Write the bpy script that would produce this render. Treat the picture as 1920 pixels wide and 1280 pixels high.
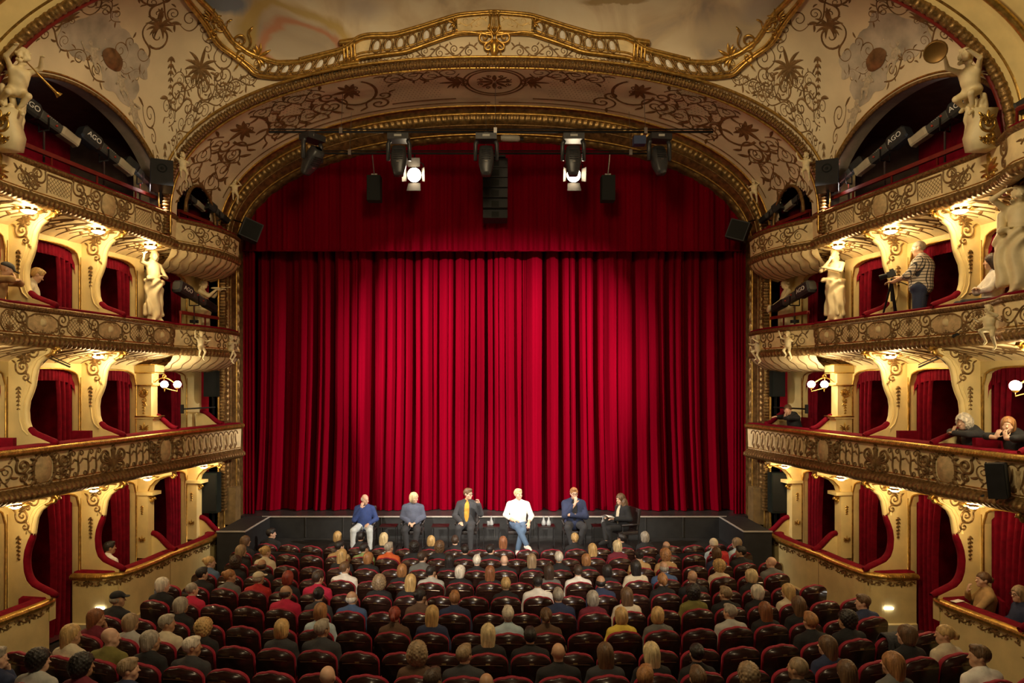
import bpy, bmesh, math, random
import numpy as np
from mathutils import Vector, Matrix
random.seed(7)
PI = math.pi
scene = bpy.context.scene
C = scene.collection
for o in list(bpy.data.objects): bpy.data.objects.remove(o)

# ------------------------------------------------------------------ camera, world, lights, exposure
cam_d = bpy.data.cameras.new('camera'); cam = bpy.data.objects.new('camera', cam_d); C.objects.link(cam)
cam.location = (0, 0, 4.6); cam.rotation_euler = (PI/2, 0, 0)
cam_d.sensor_width = 36; cam_d.lens = 24.0
cam_d.shift_x = 33/1920; cam_d.shift_y = 75/1920; cam_d.clip_end = 200
scene.camera = cam
w = bpy.data.worlds.new('hall_ambient'); scene.world = w; w.use_nodes = True
w.node_tree.nodes['Background'].inputs[0].default_value = (1.0, .80, .52, 1)
w.node_tree.nodes['Background'].inputs[1].default_value = 0.0
scene.view_settings.view_transform = 'Standard'; scene.view_settings.look = 'None'
scene.view_settings.gamma = 1; scene.view_settings.use_curve_mapping = False
scene.view_settings.exposure = 0.15
WARM = (1.0, .72, .37)
def light(kind, name, loc, energy, color=WARM, size=.1, target=None, angle=40, blend=.5):
    px, py = (960-33+1280*loc[0]/loc[1], 715-1280*(loc[2]-4.6)/loc[1]) if loc[1] > .1 else (-1, -1)
    if not (0 <= px <= 1920 and 0 <= py <= 1280): name += '_offscreen'      # the lamp stands outside the photograph
    d = bpy.data.lights.new(name, kind); d.energy = energy; d.color = color
    if kind == 'AREA': d.shape = 'DISK'; d.size = size
    else: d.shadow_soft_size = size
    if kind == 'SPOT': d.spot_size = math.radians(angle); d.spot_blend = blend
    o = bpy.data.objects.new(name, d); C.objects.link(o); o.location = loc
    if target is not None: o.rotation_euler = (Vector(target)-Vector(loc)).to_track_quat('-Z', 'Y').to_euler()
    return o
# lamps of the hall outside the picture: house chandelier over the stalls, lamps of the balconies behind the camera,
# and the front-of-house spots back there that light the panel on the forestage
light('POINT', 'chandelier', (0, 6.2, 10.2), 1050, (1, .75, .42), .9)
light('POINT', 'rear_balcony_lamps', (0, -1.5, 8.6), 340, (1, .75, .42), .8)
for sx in (-1, 1): light('SPOT', 'front_of_house_spot', (sx*3.2, -2.5, 8.4), 8000, (1, .90, .76), .12, (sx*1.3, 16.2, 1.30), 20, .9)
# ------------------------------------------------------------------ helpers
MATS = {}
def mat(name, col=(.5,.5,.5), rough=.6, metal=0., var=0., vs=6., bump=0., bs=60., sheen=0., emit=0., ecol=None, alpha=1., trans=0., coat=0., bdist=.01, stretch=None, spec=.5):
    if name in MATS: return MATS[name]
    m = bpy.data.materials.new(name); m.use_nodes = True; MATS[name] = m
    nt = m.node_tree; b = nt.nodes['Principled BSDF']
    b.inputs['Base Color'].default_value = (*col, 1); b.inputs['Roughness'].default_value = rough
    b.inputs['Metallic'].default_value = metal; b.inputs['Specular IOR Level'].default_value = spec
    if sheen: b.inputs['Sheen Weight'].default_value = sheen; b.inputs['Sheen Tint'].default_value = (*[min(1, c*2.2+.05) for c in col], 1)
    if coat: b.inputs['Coat Weight'].default_value = coat
    if trans: b.inputs['Transmission Weight'].default_value = trans; b.inputs['IOR'].default_value = 1.4
    if emit:
        b.inputs['Emission Color'].default_value = (*(ecol or col), 1); b.inputs['Emission Strength'].default_value = emit
    if var or bump:
        tc = nt.nodes.new('ShaderNodeTexCoord'); src = tc.outputs['Object']
        if stretch:
            mp = nt.nodes.new('ShaderNodeMapping'); mp.inputs['Scale'].default_value = stretch
            nt.links.new(src, mp.inputs[0]); src = mp.outputs[0]
    if var:
        n = nt.nodes.new('ShaderNodeTexNoise'); n.inputs['Scale'].default_value = vs; n.inputs['Detail'].default_value = 5
        nt.links.new(src, n.inputs['Vector'])
        r = nt.nodes.new('ShaderNodeValToRGB')
        r.color_ramp.elements[0].position = .32; r.color_ramp.elements[1].position = .7
        r.color_ramp.elements[0].color = (*[c*(1-var) for c in col], 1); r.color_ramp.elements[1].color = (*[min(1, c*(1+var)) for c in col], 1)
        nt.links.new(n.outputs['Fac'], r.inputs[0]); nt.links.new(r.outputs[0], b.inputs['Base Color'])
    if bump:
        n = nt.nodes.new('ShaderNodeTexNoise'); n.inputs['Scale'].default_value = bs; n.inputs['Detail'].default_value = 3
        nt.links.new(src, n.inputs['Vector'])
        bp = nt.nodes.new('ShaderNodeBump'); bp.inputs['Strength'].default_value = bump; bp.inputs['Distance'].default_value = bdist
        nt.links.new(n.outputs['Fac'], bp.inputs['Height']); nt.links.new(bp.outputs[0], b.inputs['Normal'])
    return m
CREAM = mat('cream_plaster', (.82,.66,.30), .55, var=.10, vs=3, bump=.12, bs=30)
CREAMD = mat('aged_cream_paint', (.86,.70,.38), .6, var=.16, vs=5, bump=.1, bs=40)
VAULT = mat('vault_plaster', (.80,.68,.46), .65, var=.12, vs=1.2, bump=.06, bs=20)
TAN = mat('tan_relief', (.60,.44,.22), .55, var=.22, vs=12, bump=.5, bs=55)
GOLD = mat('old_gilding', (.58,.36,.09), .34, .85, var=.35, vs=14, bump=.25, bs=50)
BROWN = mat('brown_gilt_paint', (.22,.125,.045), .5, .25, var=.35, vs=9)
DGOLD = mat('tarnished_gilding', (.26,.155,.055), .42, .6, var=.45, vs=22, bump=.5, bs=45)
STONE = mat('statue_plaster', (.82,.70,.42), .55, var=.10, vs=5, bump=.1, bs=40)
RED = mat('red_velvet', (.17,.002,.012), .8, var=.25, vs=9, bump=.1, bs=160, sheen=.08, spec=.12)
REDWALL = mat('red_damask_wall', (.30,.004,.022), .75, var=.3, vs=5, spec=.15)
DARK = mat('black_masking_cloth', (.012,.008,.007), .8, var=.3)
BLACK = mat('black_metal', (.013,.013,.014), .55, 0, var=.2, spec=.3)
GREYM = mat('grey_lamp_housing', (.045,.047,.05), .4, .3, var=.2, vs=10)
STEEL = mat('bare_steel', (.42,.41,.38), .35, .9, var=.15)
REDRAIL = mat('red_painted_rail', (.19,.018,.012), .45, var=.2)
STAGEB = mat('black_stage_floor', (.022,.021,.020), .38, var=.3, vs=3, bump=.1, bs=40)
RISER = mat('black_stage_riser', (.014,.014,.014), .6, var=.25)
LAMP = mat('lit_lamp_glass', (1,.85,.6), .3, emit=24, ecol=(1,.80,.48))
WHITEOV = mat('white_enamel_medallion', (.9,.86,.76), .35, var=.05)

class MB:
    """collects vertices and faces, then links them as ONE mesh object; sx mirrors X"""
    def __init__(s, sx=1): s.v = []; s.f = []; s.sx = sx
    def add(s, vs, fs):
        n = len(s.v); s.v += [(x*s.sx, y, z) for x, y, z in vs]
        s.f += [tuple(n+i for i in (f if s.sx > 0 else f[::-1])) for f in fs]; return s
    def box(s, c, d, M=None):
        x, y, z = (k/2 for k in d); c = Vector(c)
        vs = [Vector((a*x, b*y, e*z)) for e in (-1, 1) for b in (-1, 1) for a in (-1, 1)]
        vs = [((M @ p) if M else p)+c for p in vs]
        return s.add(vs, [(0,2,3,1),(4,5,7,6),(0,1,5,4),(2,6,7,3),(0,4,6,2),(1,3,7,5)])
    def grid(s, rows, close_u=False, close_v=False):
        m = len(rows); n = len(rows[0]); vs = [p for r in rows for p in r]; fs = []
        for i in range(m if close_v else m-1):
            for j in range(n if close_u else n-1):
                a = i*n+j; b = i*n+(j+1) % n; c = ((i+1) % m)*n+(j+1) % n; d = ((i+1) % m)*n+j
                fs.append((a, b, c, d))
        return s.add(vs, fs)
    def tube(s, pts, r, n=8, cap=True, tw=None):
        pts = [Vector(p) for p in pts]; rows = []; R = r if callable(r) else (lambda i: r if not isinstance(r, (list, tuple)) else r[i])
        ref = None
        for i, p in enumerate(pts):
            t = (pts[min(i+1, len(pts)-1)]-pts[max(i-1, 0)])
            if t.length < 1e-9: t = Vector((0,0,1))
            t.normalize()
            if ref is None: ref = Vector((0,0,1)) if abs(t.z) < .9 else Vector((1,0,0))
            a = t.cross(ref).normalized(); b = a.cross(t)
            ref = b
            rows.append([p+(a*math.cos(k*2*PI/n)+b*math.sin(k*2*PI/n))*(R(i)*(tw(i, k*2*PI/n) if tw else 1)) for k in range(n)])
        s.grid(rows, close_u=True)
        if cap:
            q = len(s.v)-len(rows)*n
            s.f += [tuple(range(q, q+n)), tuple(range(len(s.v)-n, len(s.v)))]
        return s
    def lathe(s, prof, c=(0,0,0), n=16, M=None):
        c = Vector(c); rows = []
        for r, z in prof:
            row = [Vector((r*math.cos(k*2*PI/n), r*math.sin(k*2*PI/n), z)) for k in range(n)]
            rows.append([((M @ p) if M else p)+c for p in row])
        return s.grid(rows, close_u=True)
    def prism(s, poly, f0, f1):
        n = len(poly); vs = [f0(*p) for p in poly]+[f1(*p) for p in poly]
        return s.add(vs, [tuple(range(n)), tuple(range(2*n-1, n-1, -1))]+[(i, i+n, (i+1) % n+n, (i+1) % n) for i in range(n)])
    def ribbon(s, pts, w, mp, h=.012, base=.003):
        """raised half-round band along a 2-D line, laid on a surface mp(x, y, offset)"""
        n = len(pts); rows = []
        for i, (x, y) in enumerate(pts):
            x0, y0 = pts[max(i-1, 0)]; x1, y1 = pts[min(i+1, n-1)]
            dx, dy = x1-x0, y1-y0; l = math.hypot(dx, dy) or 1; nx, ny = -dy/l, dx/l
            ww = (w(i/(n-1)) if callable(w) else w)/2
            rows.append([mp(x+nx*ww, y+ny*ww, base), mp(x, y, base+h*min(1, ww*60+.3)), mp(x-nx*ww, y-ny*ww, base)])
        return s.grid(rows)
    def build(s, name, m, parent=None, smooth=True, world=True):
        me = bpy.data.meshes.new(name); me.from_pydata([tuple(p) for p in s.v], [], s.f)
        me.materials.append(m)
        if smooth: me.polygons.foreach_set('use_smooth', [True]*len(me.polygons)); 
        me.update()
        o = link(name, me, parent, world)
        if name in STUFF: o['kind'] = 'stuff'
        return o
def link(name, me, parent=None, world=True):
    o = bpy.data.objects.new(name, me); C.objects.link(o)
    if parent is not None:
        o.parent = parent
        if world and parent.parent is None: o.matrix_parent_inverse = parent.matrix_basis.inverted()
    return o
def sharp(o, ang=35):
    me = o.data
    bm = bmesh.new(); bm.from_mesh(me)
    a = math.radians(ang)
    for e in bm.edges:
        e.smooth = not (len(e.link_faces) != 2 or e.calc_face_angle(0) > a)
    bm.to_mesh(me); bm.free(); return o
def tag(o, label=None, cat=None, group=None, kind=None):
    if label: o['label'] = label
    if cat: o['category'] = cat
    if group: o['group'] = group
    if kind: o['kind'] = kind
    return o
def thing(name, label, cat, loc=(0,0,0), rotz=0, group=None):
    o = bpy.data.objects.new(name, None); C.objects.link(o); o.location = loc; o.rotation_euler = (0,0,rotz)
    o.empty_display_size = .1
    return tag(o, label, cat, group)
def recol(o, m):
    o.material_slots[0].link = 'OBJECT'; o.material_slots[0].material = m; return o
def copy_tree(o, parent=None):
    c = o.copy(); C.objects.link(c); c.parent = parent
    for ch in o.children: copy_tree(ch, c)
    return c
FILM = {1: "filming man's side", -1: 'side facing the filming man'}
STUFF = {'scroll_ornament', 'frieze_ornament', 'shell_ribs', 'gilt_festoon', 'little_arches', 'riser_joint', 'keystone_volutes', 'scroll_end', 'cartouche_frame', 'volute_console', 'gilt_leaf_rim', 'lattice_panel', 'masking_wall', 'gilt_edge', 'medallion_frame', 'gilt_console', 'gilt_capital', 'pedestal', 'box_floor', 'volute'}

# ---- 2-D ornament vocabulary: lists of (points, width) in local units
def spiral(cx, cy, r, a0, turns, d=1, n=26, r1=.12):
    return [(cx+math.cos(a0+d*t*turns*2*PI)*r*(1-t*(1-r1)), cy+math.sin(a0+d*t*turns*2*PI)*r*(1-t*(1-r1))) for t in [i/(n-1) for i in range(n)]]
def bez(p0, p1, p2, p3, n=14):
    o = []
    for i in range(n):
        t = i/(n-1); u = 1-t
        o.append(tuple(u**3*a+3*u*u*t*b+3*u*t*t*c+t**3*d for a, b, c, d in zip(p0, p1, p2, p3)))
    return o
def leaf(x, y, ang, l, w=.3, bend=.25, n=7):
    pts = []
    for i in range(n):
        t = i/(n-1); a = ang+bend*t; pts.append((x+math.cos(a)*l*t, y+math.sin(a)*l*t))
    return (pts, lambda t, l=l, w=w: l*w*math.sin(PI*min(1, t*.93+.05))**.8+.002)
def taper(w): return lambda t: w*(1-.55*t)
def cscroll(s=1., w=.07):
    """C scroll with a small leaf"""
    a = [(p[0]*s, p[1]*s) for p in spiral(0, .28, .30, -PI/2, 1.35, 1)]
    b = [(p[0]*s, p[1]*s) for p in spiral(0, -.26, .22, PI/2, 1.25, -1)]
    m = [(p[0]*s, p[1]*s) for p in bez((0, -.04), (-.42, -.05), (-.45, .25), (-.3, .55))]
    return [(a, taper(w*s)), (b, taper(w*s)), (m, taper(w*s*.9)), leaf(-.3*s, .5*s, 1.9, .3*s), leaf(.1*s, -.45*s, -1.2, .25*s)]
def rinceau(L, H, n, w=.03, flip=1):
    """running scroll of length L and height H with n waves"""
    o = []; seg = L/n
    stem = [(x*L/60, flip*math.sin(x/60*n*PI)*H*.32) for x in range(61)]
    o.append((stem, w))
    for i in range(n):
        x = (i+.5)*seg; d = flip if i % 2 == 0 else -flip
        o.append((spiral(x+.06*seg, -d*H*.10, H*.30, d*PI/2, 1.5, -d), taper(w*.9)))
        o.append(leaf(x-.3*seg, d*H*.2, d*(PI*.5+.5), H*.36)); o.append(leaf(x+.38*seg, d*H*.10, d*.8, H*.36, bend=-.6*d))
        o.append(leaf(x, d*H*.3, d*1.2, H*.22)); o.append(leaf(x+.2*seg, -d*H*.38, -d*.4, H*.26, bend=.5))
    return o
def palmette(s, n=7, w=.22, spread=2.2):
    o = []
    for i in range(n):
        a = PI/2+(i-(n-1)/2)/(n-1)*spread; l = s*(1-.35*abs(i-(n-1)/2)/(n/2))
        o.append(leaf(0, 0, a, l, w, bend=(.45 if a > PI/2+.01 else -.45 if a < PI/2-.01 else 0)))
    o.append((spiral(-.25*s, -.05*s, .18*s, 0, 1.3, -1), taper(.06*s))); o.append((spiral(.25*s, -.05*s, .18*s, PI, 1.3, 1), taper(.06*s)))
    return o
def drop(s, n=6):
    o = []
    for i in range(n):
        y = -i*s/n; k = s/n*(1.1-.09*i)
        for a in (-PI/2-.7, -PI/2, -PI/2+.7): o.append(leaf(0, y, a, k, .38, 0, 5))
    return o
def place(strokes, x=0, y=0, rot=0, mir=1, s=1.):
    c, n = math.cos(rot), math.sin(rot); o = []
    for pts, w in strokes:
        ww = (lambda t, w=w: (w(t) if callable(w) else w)*s)
        o.append(([(x+s*(mir*px*c-py*n), y+s*(mir*px*n+py*c)) for px, py in pts], ww))
    return o
def inlay(mb, strokes, mp, h=.012, base=.003):
    for pts, w in strokes: mb.ribbon(pts, w, mp, h, base)
    return mb

# ---- signed-distance modelling (bodies and statues as one continuous surface)
class SDF:
    def __init__(s): s.p = []; s.nf = None
    def cap(s, a, b, ra, rb=None, k=.02):
        a = np.array(a, float); b = np.array(b, float); rb = ra if rb is None else rb; ba = b-a; L2 = max(ba @ ba, 1e-9)
        def f(P):
            q = P-a; h = np.clip((q @ ba)/L2, 0, 1); return np.linalg.norm(q-h[..., None]*ba, axis=-1)-(ra+(rb-ra)*h)
        r = max(ra, rb); s.p.append((f, np.minimum(a, b)-r, np.maximum(a, b)+r, k, 1)); return s
    def ell(s, c, r, R=None, k=.02, op=1):
        c = np.array(c, float); r = np.array(r if hasattr(r, '__len__') else (r, r, r), float); R = None if R is None else np.array(R, float)
        def f(P):
            q = P-c
            if R is not None: q = q @ R
            k0 = np.linalg.norm(q/r, axis=-1); k1 = np.linalg.norm(q/(r*r), axis=-1)+1e-9; return k0*(k0-1)/k1
        m = r.max() if R is not None else r
        s.p.append((f, c-m, c+m, k, op)); return s
    def cut(s, c, r, R=None, k=.01): return s.ell(c, r, R, k, -1)
    def plane(s, pt, n, k=.008):
        """keeps the side the normal points away from"""
        pt = np.array(pt, float); n = np.array(n, float); n /= np.linalg.norm(n)
        s.p.append((lambda P: (P-pt) @ n, None, None, k, 0)); return s
    def mesh(s, h, noise=None):
        lo = np.min([p[1] for p in s.p if p[4] == 1], axis=0)-3*h-.02; hi = np.max([p[2] for p in s.p if p[4] == 1], axis=0)+3*h+.02
        N = np.ceil((hi-lo)/h).astype(int)+1
        ax = [lo[i]+np.arange(N[i])*h for i in range(3)]
        F = np.full(N, .5)
        for f, a, b, k, op in s.p:
            if a is None: sl = (slice(None),)*3
            else:
                m = k+3*h+.01
                i0 = np.maximum(((a-m-lo)/h).astype(int), 0); i1 = np.minimum(((b+m-lo)/h).astype(int)+2, N)
                if (i1 <= i0).any(): continue
                sl = tuple(slice(i0[i], i1[i]) for i in range(3))
            P = np.stack(np.meshgrid(ax[0][sl[0]], ax[1][sl[1]], ax[2][sl[2]], indexing='ij'), -1)
            d = f(P); g = F[sl]
            if op == 1: t = np.maximum(k-np.abs(g-d), 0)/k; F[sl] = np.minimum(g, d)-t*t*k*.25
            else:
                if op == -1: d = -d
                t = np.maximum(k-np.abs(g-d), 0)/k; F[sl] = np.maximum(g, d)+t*t*k*.25
        if noise is not None:
            P = np.stack(np.meshgrid(*ax, indexing='ij'), -1); F = F+noise(P)
        return nets(F, lo, h)
def nets(F, lo, h):
    S = F < 0; n = np.array(F.shape)-1
    cor = [(i, j, k) for i in (0, 1) for j in (0, 1) for k in (0, 1)]
    sub = lambda A, c: A[c[0]:c[0]+n[0], c[1]:c[1]+n[1], c[2]:c[2]+n[2]]
    cnt = sum(sub(S, c).astype(int) for c in cor); mask = (cnt > 0) & (cnt < 8)
    idx = -np.ones(n, int); idx[mask] = np.arange(mask.sum()); I = np.argwhere(mask)
    vals = {c: sub(F, c)[mask] for c in cor}
    acc = np.zeros((len(I), 3)); m = np.zeros(len(I))
    for c in cor:
        for a in range(3):
            if c[a] == 0:
                e = list(c); e[a] = 1; e = tuple(e); v0, v1 = vals[c], vals[e]; x = (v0 < 0) != (v1 < 0)
                t = np.where(x, v0/np.where(x, v0-v1, 1), 0); p = np.tile(np.array(c, float), (len(I), 1)); p[:, a] += t
                acc += p*x[:, None]; m += x
    V = lo+(I+acc/m[:, None])*h
    Q = []
    for a in range(3):
        b, c = (a+1) % 3, (a+2) % 3
        s0 = [slice(1, -1)]*3; s0[a] = slice(0, -1); s1 = list(s0); s1[a] = slice(1, None)
        A0 = S[tuple(s0)]; A1 = S[tuple(s1)]; E = np.argwhere(A0 != A1)
        if len(E) == 0: continue
        base = E.copy(); base[:, b] += 1; base[:, c] += 1
        def cell(db, dc):
            q = base.copy(); q[:, b] -= db; q[:, c] -= dc; return idx[q[:, 0], q[:, 1], q[:, 2]]
        q = np.stack([cell(1, 1), cell(0, 1), cell(0, 0), cell(1, 0)], 1)
        fl = ~A0[tuple(E.T)]; q[fl] = q[fl][:, ::-1]; Q.append(q)
    return V, np.concatenate(Q)
def sdf_mesh(name, s, h, m, noise=None):
    V, Q = s.mesh(h, noise)
    me = bpy.data.meshes.new(name); me.from_pydata(V.tolist(), [], Q.tolist()); me.materials.append(m)
    me.polygons.foreach_set('use_smooth', [True]*len(me.polygons)); me.update(); return me
# ------------------------------------------------------------------ plan of the hall
RAILZ = [1.04, 3.54, 5.79, 8.08]; BOTZ = [0, 2.75, 5.17, 7.42]
PIER = [8.2, 9.8, 11.34, 12.9, 14.43]
def Xw(s): return 7.1+.17*(16.75-s)
def sp(s, u, z): return Vector((Xw(s)-.986*u, s-.168*u, z))      # right-hand side wall: s along it, u out into the hall
ROWY = [15.35-.95*i for i in range(11)]
ROWZ = [.83, .866, .89, .928, .975, 1.015, 1.06, 1.154, 1.27, 1.38, 1.49]
KROW = .0206; BACKH = 1.02
def row_floor(i): return float(np.interp(i, range(11), ROWZ))-BACKH
def floor_z(x, y): return row_floor((15.35+KROW*min(x*x, 36)-y)/.95)
STAGEZ, FOREZ = 1.21, .66

# stalls floor
mb = MB(); mb.grid([[(x*.5, y*.25, floor_z(x*.5, y*.25)) for x in range(-19, 20)] for y in range(18, 65)])
tag(mb.build('floor', mat('dark_stalls_floor', (.028,.027,.026), .5, var=.3, vs=4)), kind='structure')
# stage: deck, black riser, forestage with side wings
mb = MB(); mb.box((0, 19.2, STAGEZ-.1), (14.4, 4.0, .2))
st = tag(mb.build('floor_stage', STAGEB, smooth=False), kind='structure')
mb = MB(); mb.box((0, 17.23, .55), (13.4, .06, 1.12)); mb.build('riser', RISER, st, False)
mb = MB()
for x in range(-6, 7): mb.box((x*.95, 17.19, .93), (.012, .02, .5))
mb.build('riser_joint', mat('riser_joint', (.05,.048,.045), .5), st, False)
mb = MB(); mb.box((0, 17.195, STAGEZ-.012), (11.7, .02, .03))
for sx in (-1, 1):
    mb.box((sx*5.66, 16.35, STAGEZ-.012), (.022, 1.72, .03)); mb.box((sx*5.98, 15.49, STAGEZ-.012), (.66, .022, .03))
mb.build('edge_strip', mat('stage_edge_strip', (.52,.48,.42), .4, .3), st, False)
for sx in (-1, 1):
    mb = MB(); mb.box((sx*5.98, 16.35, .5), (.64, 1.7, 1.4)); mb.build('side_wing', RISER, st, False)
mb = MB(); mb.box((0, 16.42, FOREZ/2-.15), (11.3, 1.52, FOREZ+.3)); tag(mb.build('floor_forestage', STAGEB, smooth=False), kind='structure')

# ------------------------------------------------------------------ proscenium frame
def supell(hw, z0, rise, p, n=90):
    o = []
    for i in range(n+1):
        t = PI*i/n; c, s = math.cos(t), math.sin(t)
        o.append((-math.copysign(abs(c)**(2/p), c)*hw, z0+rise*max(s, 0)**(2/p)))
    return o
def arclen(P):
    L = [0]
    for a, b in zip(P, P[1:]): L.append(L[-1]+math.dist(a, b))
    return L
def resample(P, n):
    L = arclen(P); A = np.array(P); t = np.linspace(0, L[-1], n)
    return np.stack([np.interp(t, L, A[:, k]) for k in range(A.shape[1])], 1)
inner = [(-6.42, 1.0)]+supell(6.42, 7.9, 2.80, 2.2)+[(6.42, 1.0)]
outer = [(-6.66, 1.0)]+supell(6.66, 8.0, 3.26, 2.25)+[(6.66, 1.0)]
NP = 700
IN = resample(inner, NP); OU = resample(outer, NP)
mb = MB(); rows = []
prof = [(0, 17.5, 0), (0, 17.25, 0), (.10, 17.2, .02), (.14, 17.15, -.03), (.2, 17.1, .035), (.5, 16.93, .05), (.75, 16.75, .04), (.8, 16.72, -.03), (.88, 16.68, .03), (.95, 16.6, -.02), (1, 16.5, 0)]
for i in range(NP):
    p, q = IN[i], OU[i]; m = (q-p); r = []
    up = i/(NP-1)
    for k, (f, y, d) in enumerate(prof):
        fl = .018*math.sin(i*1.9) if k in (5, 6) else (.012*math.sin(i*.95) if k in (2, 8) else 0)
        x, z = p+m*f; r.append((x, y-d+fl, z))
    rows.append(r)
mb.grid(rows)
pw = tag(mb.build('wall_proscenium', mat('bronzed_flutes', (.21,.125,.04), .36, .65, var=.5, vs=9, bump=.3, bs=35)), kind='structure')
for f, y, r, m in ((.17, 17.1, .022, GOLD), (.80, 16.70, .03, GOLD), (.98, 16.46, .026, GOLD), (.45, 16.9, .016, DGOLD)):
    mb = MB(); mb.tube([(*(IN[i]+(OU[i]-IN[i])*f)[:1], y, (IN[i]+(OU[i]-IN[i])*f)[1]) for i in range(0, NP, 3)], r, 6); mb.build('gilt_moulding', m, pw)
# brickwork-like gilt blocks stacked on the frame's uprights
for sx in (-1, 1):
    mb = MB()
    for k in range(96):
        z = 1.5+k*.075; mb.box((sx*(6.60+.03*random.random()), 16.60, z), (.17, .14, .05+.018*random.random()))
    o = mb.build('gilt_block', DGOLD, pw, False); tag(o, kind='stuff')
    mb = MB(); mb.box((sx*6.50, 16.86, 1.55), (.34, .34, .9)); mb.build('plinth', mat('dull_ochre_plinth', (.16,.10,.035), .6, var=.3), pw, False)
# masking behind the frame
mb = MB()
for sx in (-1, 1): mb.box((sx*7.6, 17.55, 6), (2.2, .06, 11))
mb.box((0, 17.55, 12.6), (17, .06, 3.7)); mb.box((0, 20.9, 6), (18, .06, 14))
mb.build('masking_wall', DARK, pw, False)

# ------------------------------------------------------------------ vault over the first bay (an arch slid along an arch)
TARC = supell(6.77, 8.1, 3.05, 2.3, 400)[:201]; TL = arclen(TARC); TLEN = TL[-1]
LARC = [(11.9+2.1*math.cos(PI*i/300), 8.1+1.58*math.sin(PI*i/300)) for i in range(301)]; LL = arclen(LARC); LLEN = LL[-1]
def table(P, L, n):
    t = np.linspace(0, L[-1], n); A = np.array(P); return np.stack([np.interp(t, L, A[:, 0]), np.interp(t, L, A[:, 1])], 1).tolist()
TT = table([(-x, z) for x, z in TARC], TL, 801); LT = table(LARC, LL, 601)
def lut(T, x, L):
    f = min(max(x/L, 0), 1)*(len(T)-1); i = min(int(f), len(T)-2); f -= i
    return T[i][0]*(1-f)+T[i+1][0]*f, T[i][1]*(1-f)+T[i+1][1]*f
def vault(a, b, off=0., sx=1):
    """a: metres up the cross arch from its springing, b: metres along the side arch from the stage end"""
    def P(a, b):
        x, z = lut(TT, a, TLEN); y, zz = lut(LT, b, LLEN); return Vector((x*(6.3+.17*(16.75-y))/6.77, y, z+zz-8.1))
    p = P(a, b)
    if off:
        da = P(a+.03, b)-P(a-.03, b); db = P(a, b+.03)-P(a, b-.03)
        n = da.cross(db)
        if n.length > 1e-9:
            n.normalize()
            if n.z > 0: n = -n
            p = p+n*off
    return Vector((p.x*sx, p.y, p.z))
def vq(q, b, off=0.): return vault(TLEN-abs(q), b, off, 1 if q >= 0 else -1)
NA, NB = 90, 110
mb = MB(); mb.grid([[vq(TLEN*(2*i/(2*NA)-1), LLEN*j/NB) for j in range(NB+1)] for i in range(2*NA+1)])
ceil = tag(mb.build('ceiling', VAULT), kind='structure')
# fresco, bounded by the curving cornice
CA = [(8.16,.93),(7.45,.88),(6.69,.68),(6.14,.57),(5.6,.62),(5.4,.6),(5.19,.46),(5.03,.41),(4.58,.39),(4.13,.39),(3.7,.5),(3.4,.7),(3.16,.89),(3.05,1.05),(2.93,1.2),(2.9,1.37),(2.86,1.6),(2.84,1.82),(2.79,2.02),(2.74,2.23),(2.77,2.61)]
CB = [(8.16,.55),(7.44,.55),(6.78,.36),(6.34,.23),(5.67,.22),(5.37,.22),(5.12,.12),(4.56,.07),(4.11,.1),(3.65,.22),(3.2,.43),(3.13,.57),(2.88,.92),(2.65,1.22),(2.59,1.46),(2.59,1.67),(2.56,1.91),(2.53,2.23),(2.57,2.61)]
qa = [(TLEN-a, b) for a, b in CA]; qb = [(TLEN-a, b) for a, b in CB]
def smoothpts(P, n):
    R = resample(P, n).tolist()
    for _ in range(3): R = [R[0]]+[[(R[i-1][k]+2*R[i][k]+R[i+1][k])/4 for k in (0, 1)] for i in range(1, len(R)-1)]+[R[-1]]
    return R
QA = smoothpts(qa, 120); QB = smoothpts(qb, 120)
QA[0][0] = QB[0][0] = 0
half = QA+[[5.42, 3.1], [5.3, 3.6], [4.6, 4.4], [2.5, 4.9], [0, 5.0]]
ring = [(q, b) for q, b in half]+[(-q, b) for q, b in half[-2:0:-1]]
cen = (0, 2.6); rows = []
for k in range(25):
    f = (k/24)**1.6; rows.append([vq(q*(1-f)+cen[0]*f, b*(1-f)+cen[1]*f, .012) for q, b in ring])
mb = MB(); mb.grid(rows, close_u=True)
fm = bpy.data.materials.new('ceiling_fresco'); fm.use_nodes = True; nt = fm.node_tree; N = nt.nodes; Lk = nt.links
bs = N['Principled BSDF']; bs.inputs['Roughness'].default_value = .8
tc = N.new('ShaderNodeTexCoord'); 
nz = N.new('ShaderNodeTexNoise'); nz.inputs['Scale'].default_value = .75; nz.inputs['Detail'].default_value = 7; nz.inputs['Distortion'].default_value = .9
Lk.new(tc.outputs['Object'], nz.inputs['Vector'])
rp = N.new('ShaderNodeValToRGB'); Lk.new(nz.outputs['Fac'], rp.inputs[0]); cr = rp.color_ramp
for pos, c in ((.30, (.42,.36,.30)), (.42, (.70,.58,.40)), (.52, (.86,.76,.56)), (.66, (.92,.85,.66)), (.8, (.74,.62,.42))):
    e = cr.elements.new(pos); e.color = (*c, 1)
cr.elements.remove(cr.elements[0]); cr.elements.remove(cr.elements[-1])
prev = rp.outputs[0]
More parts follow.
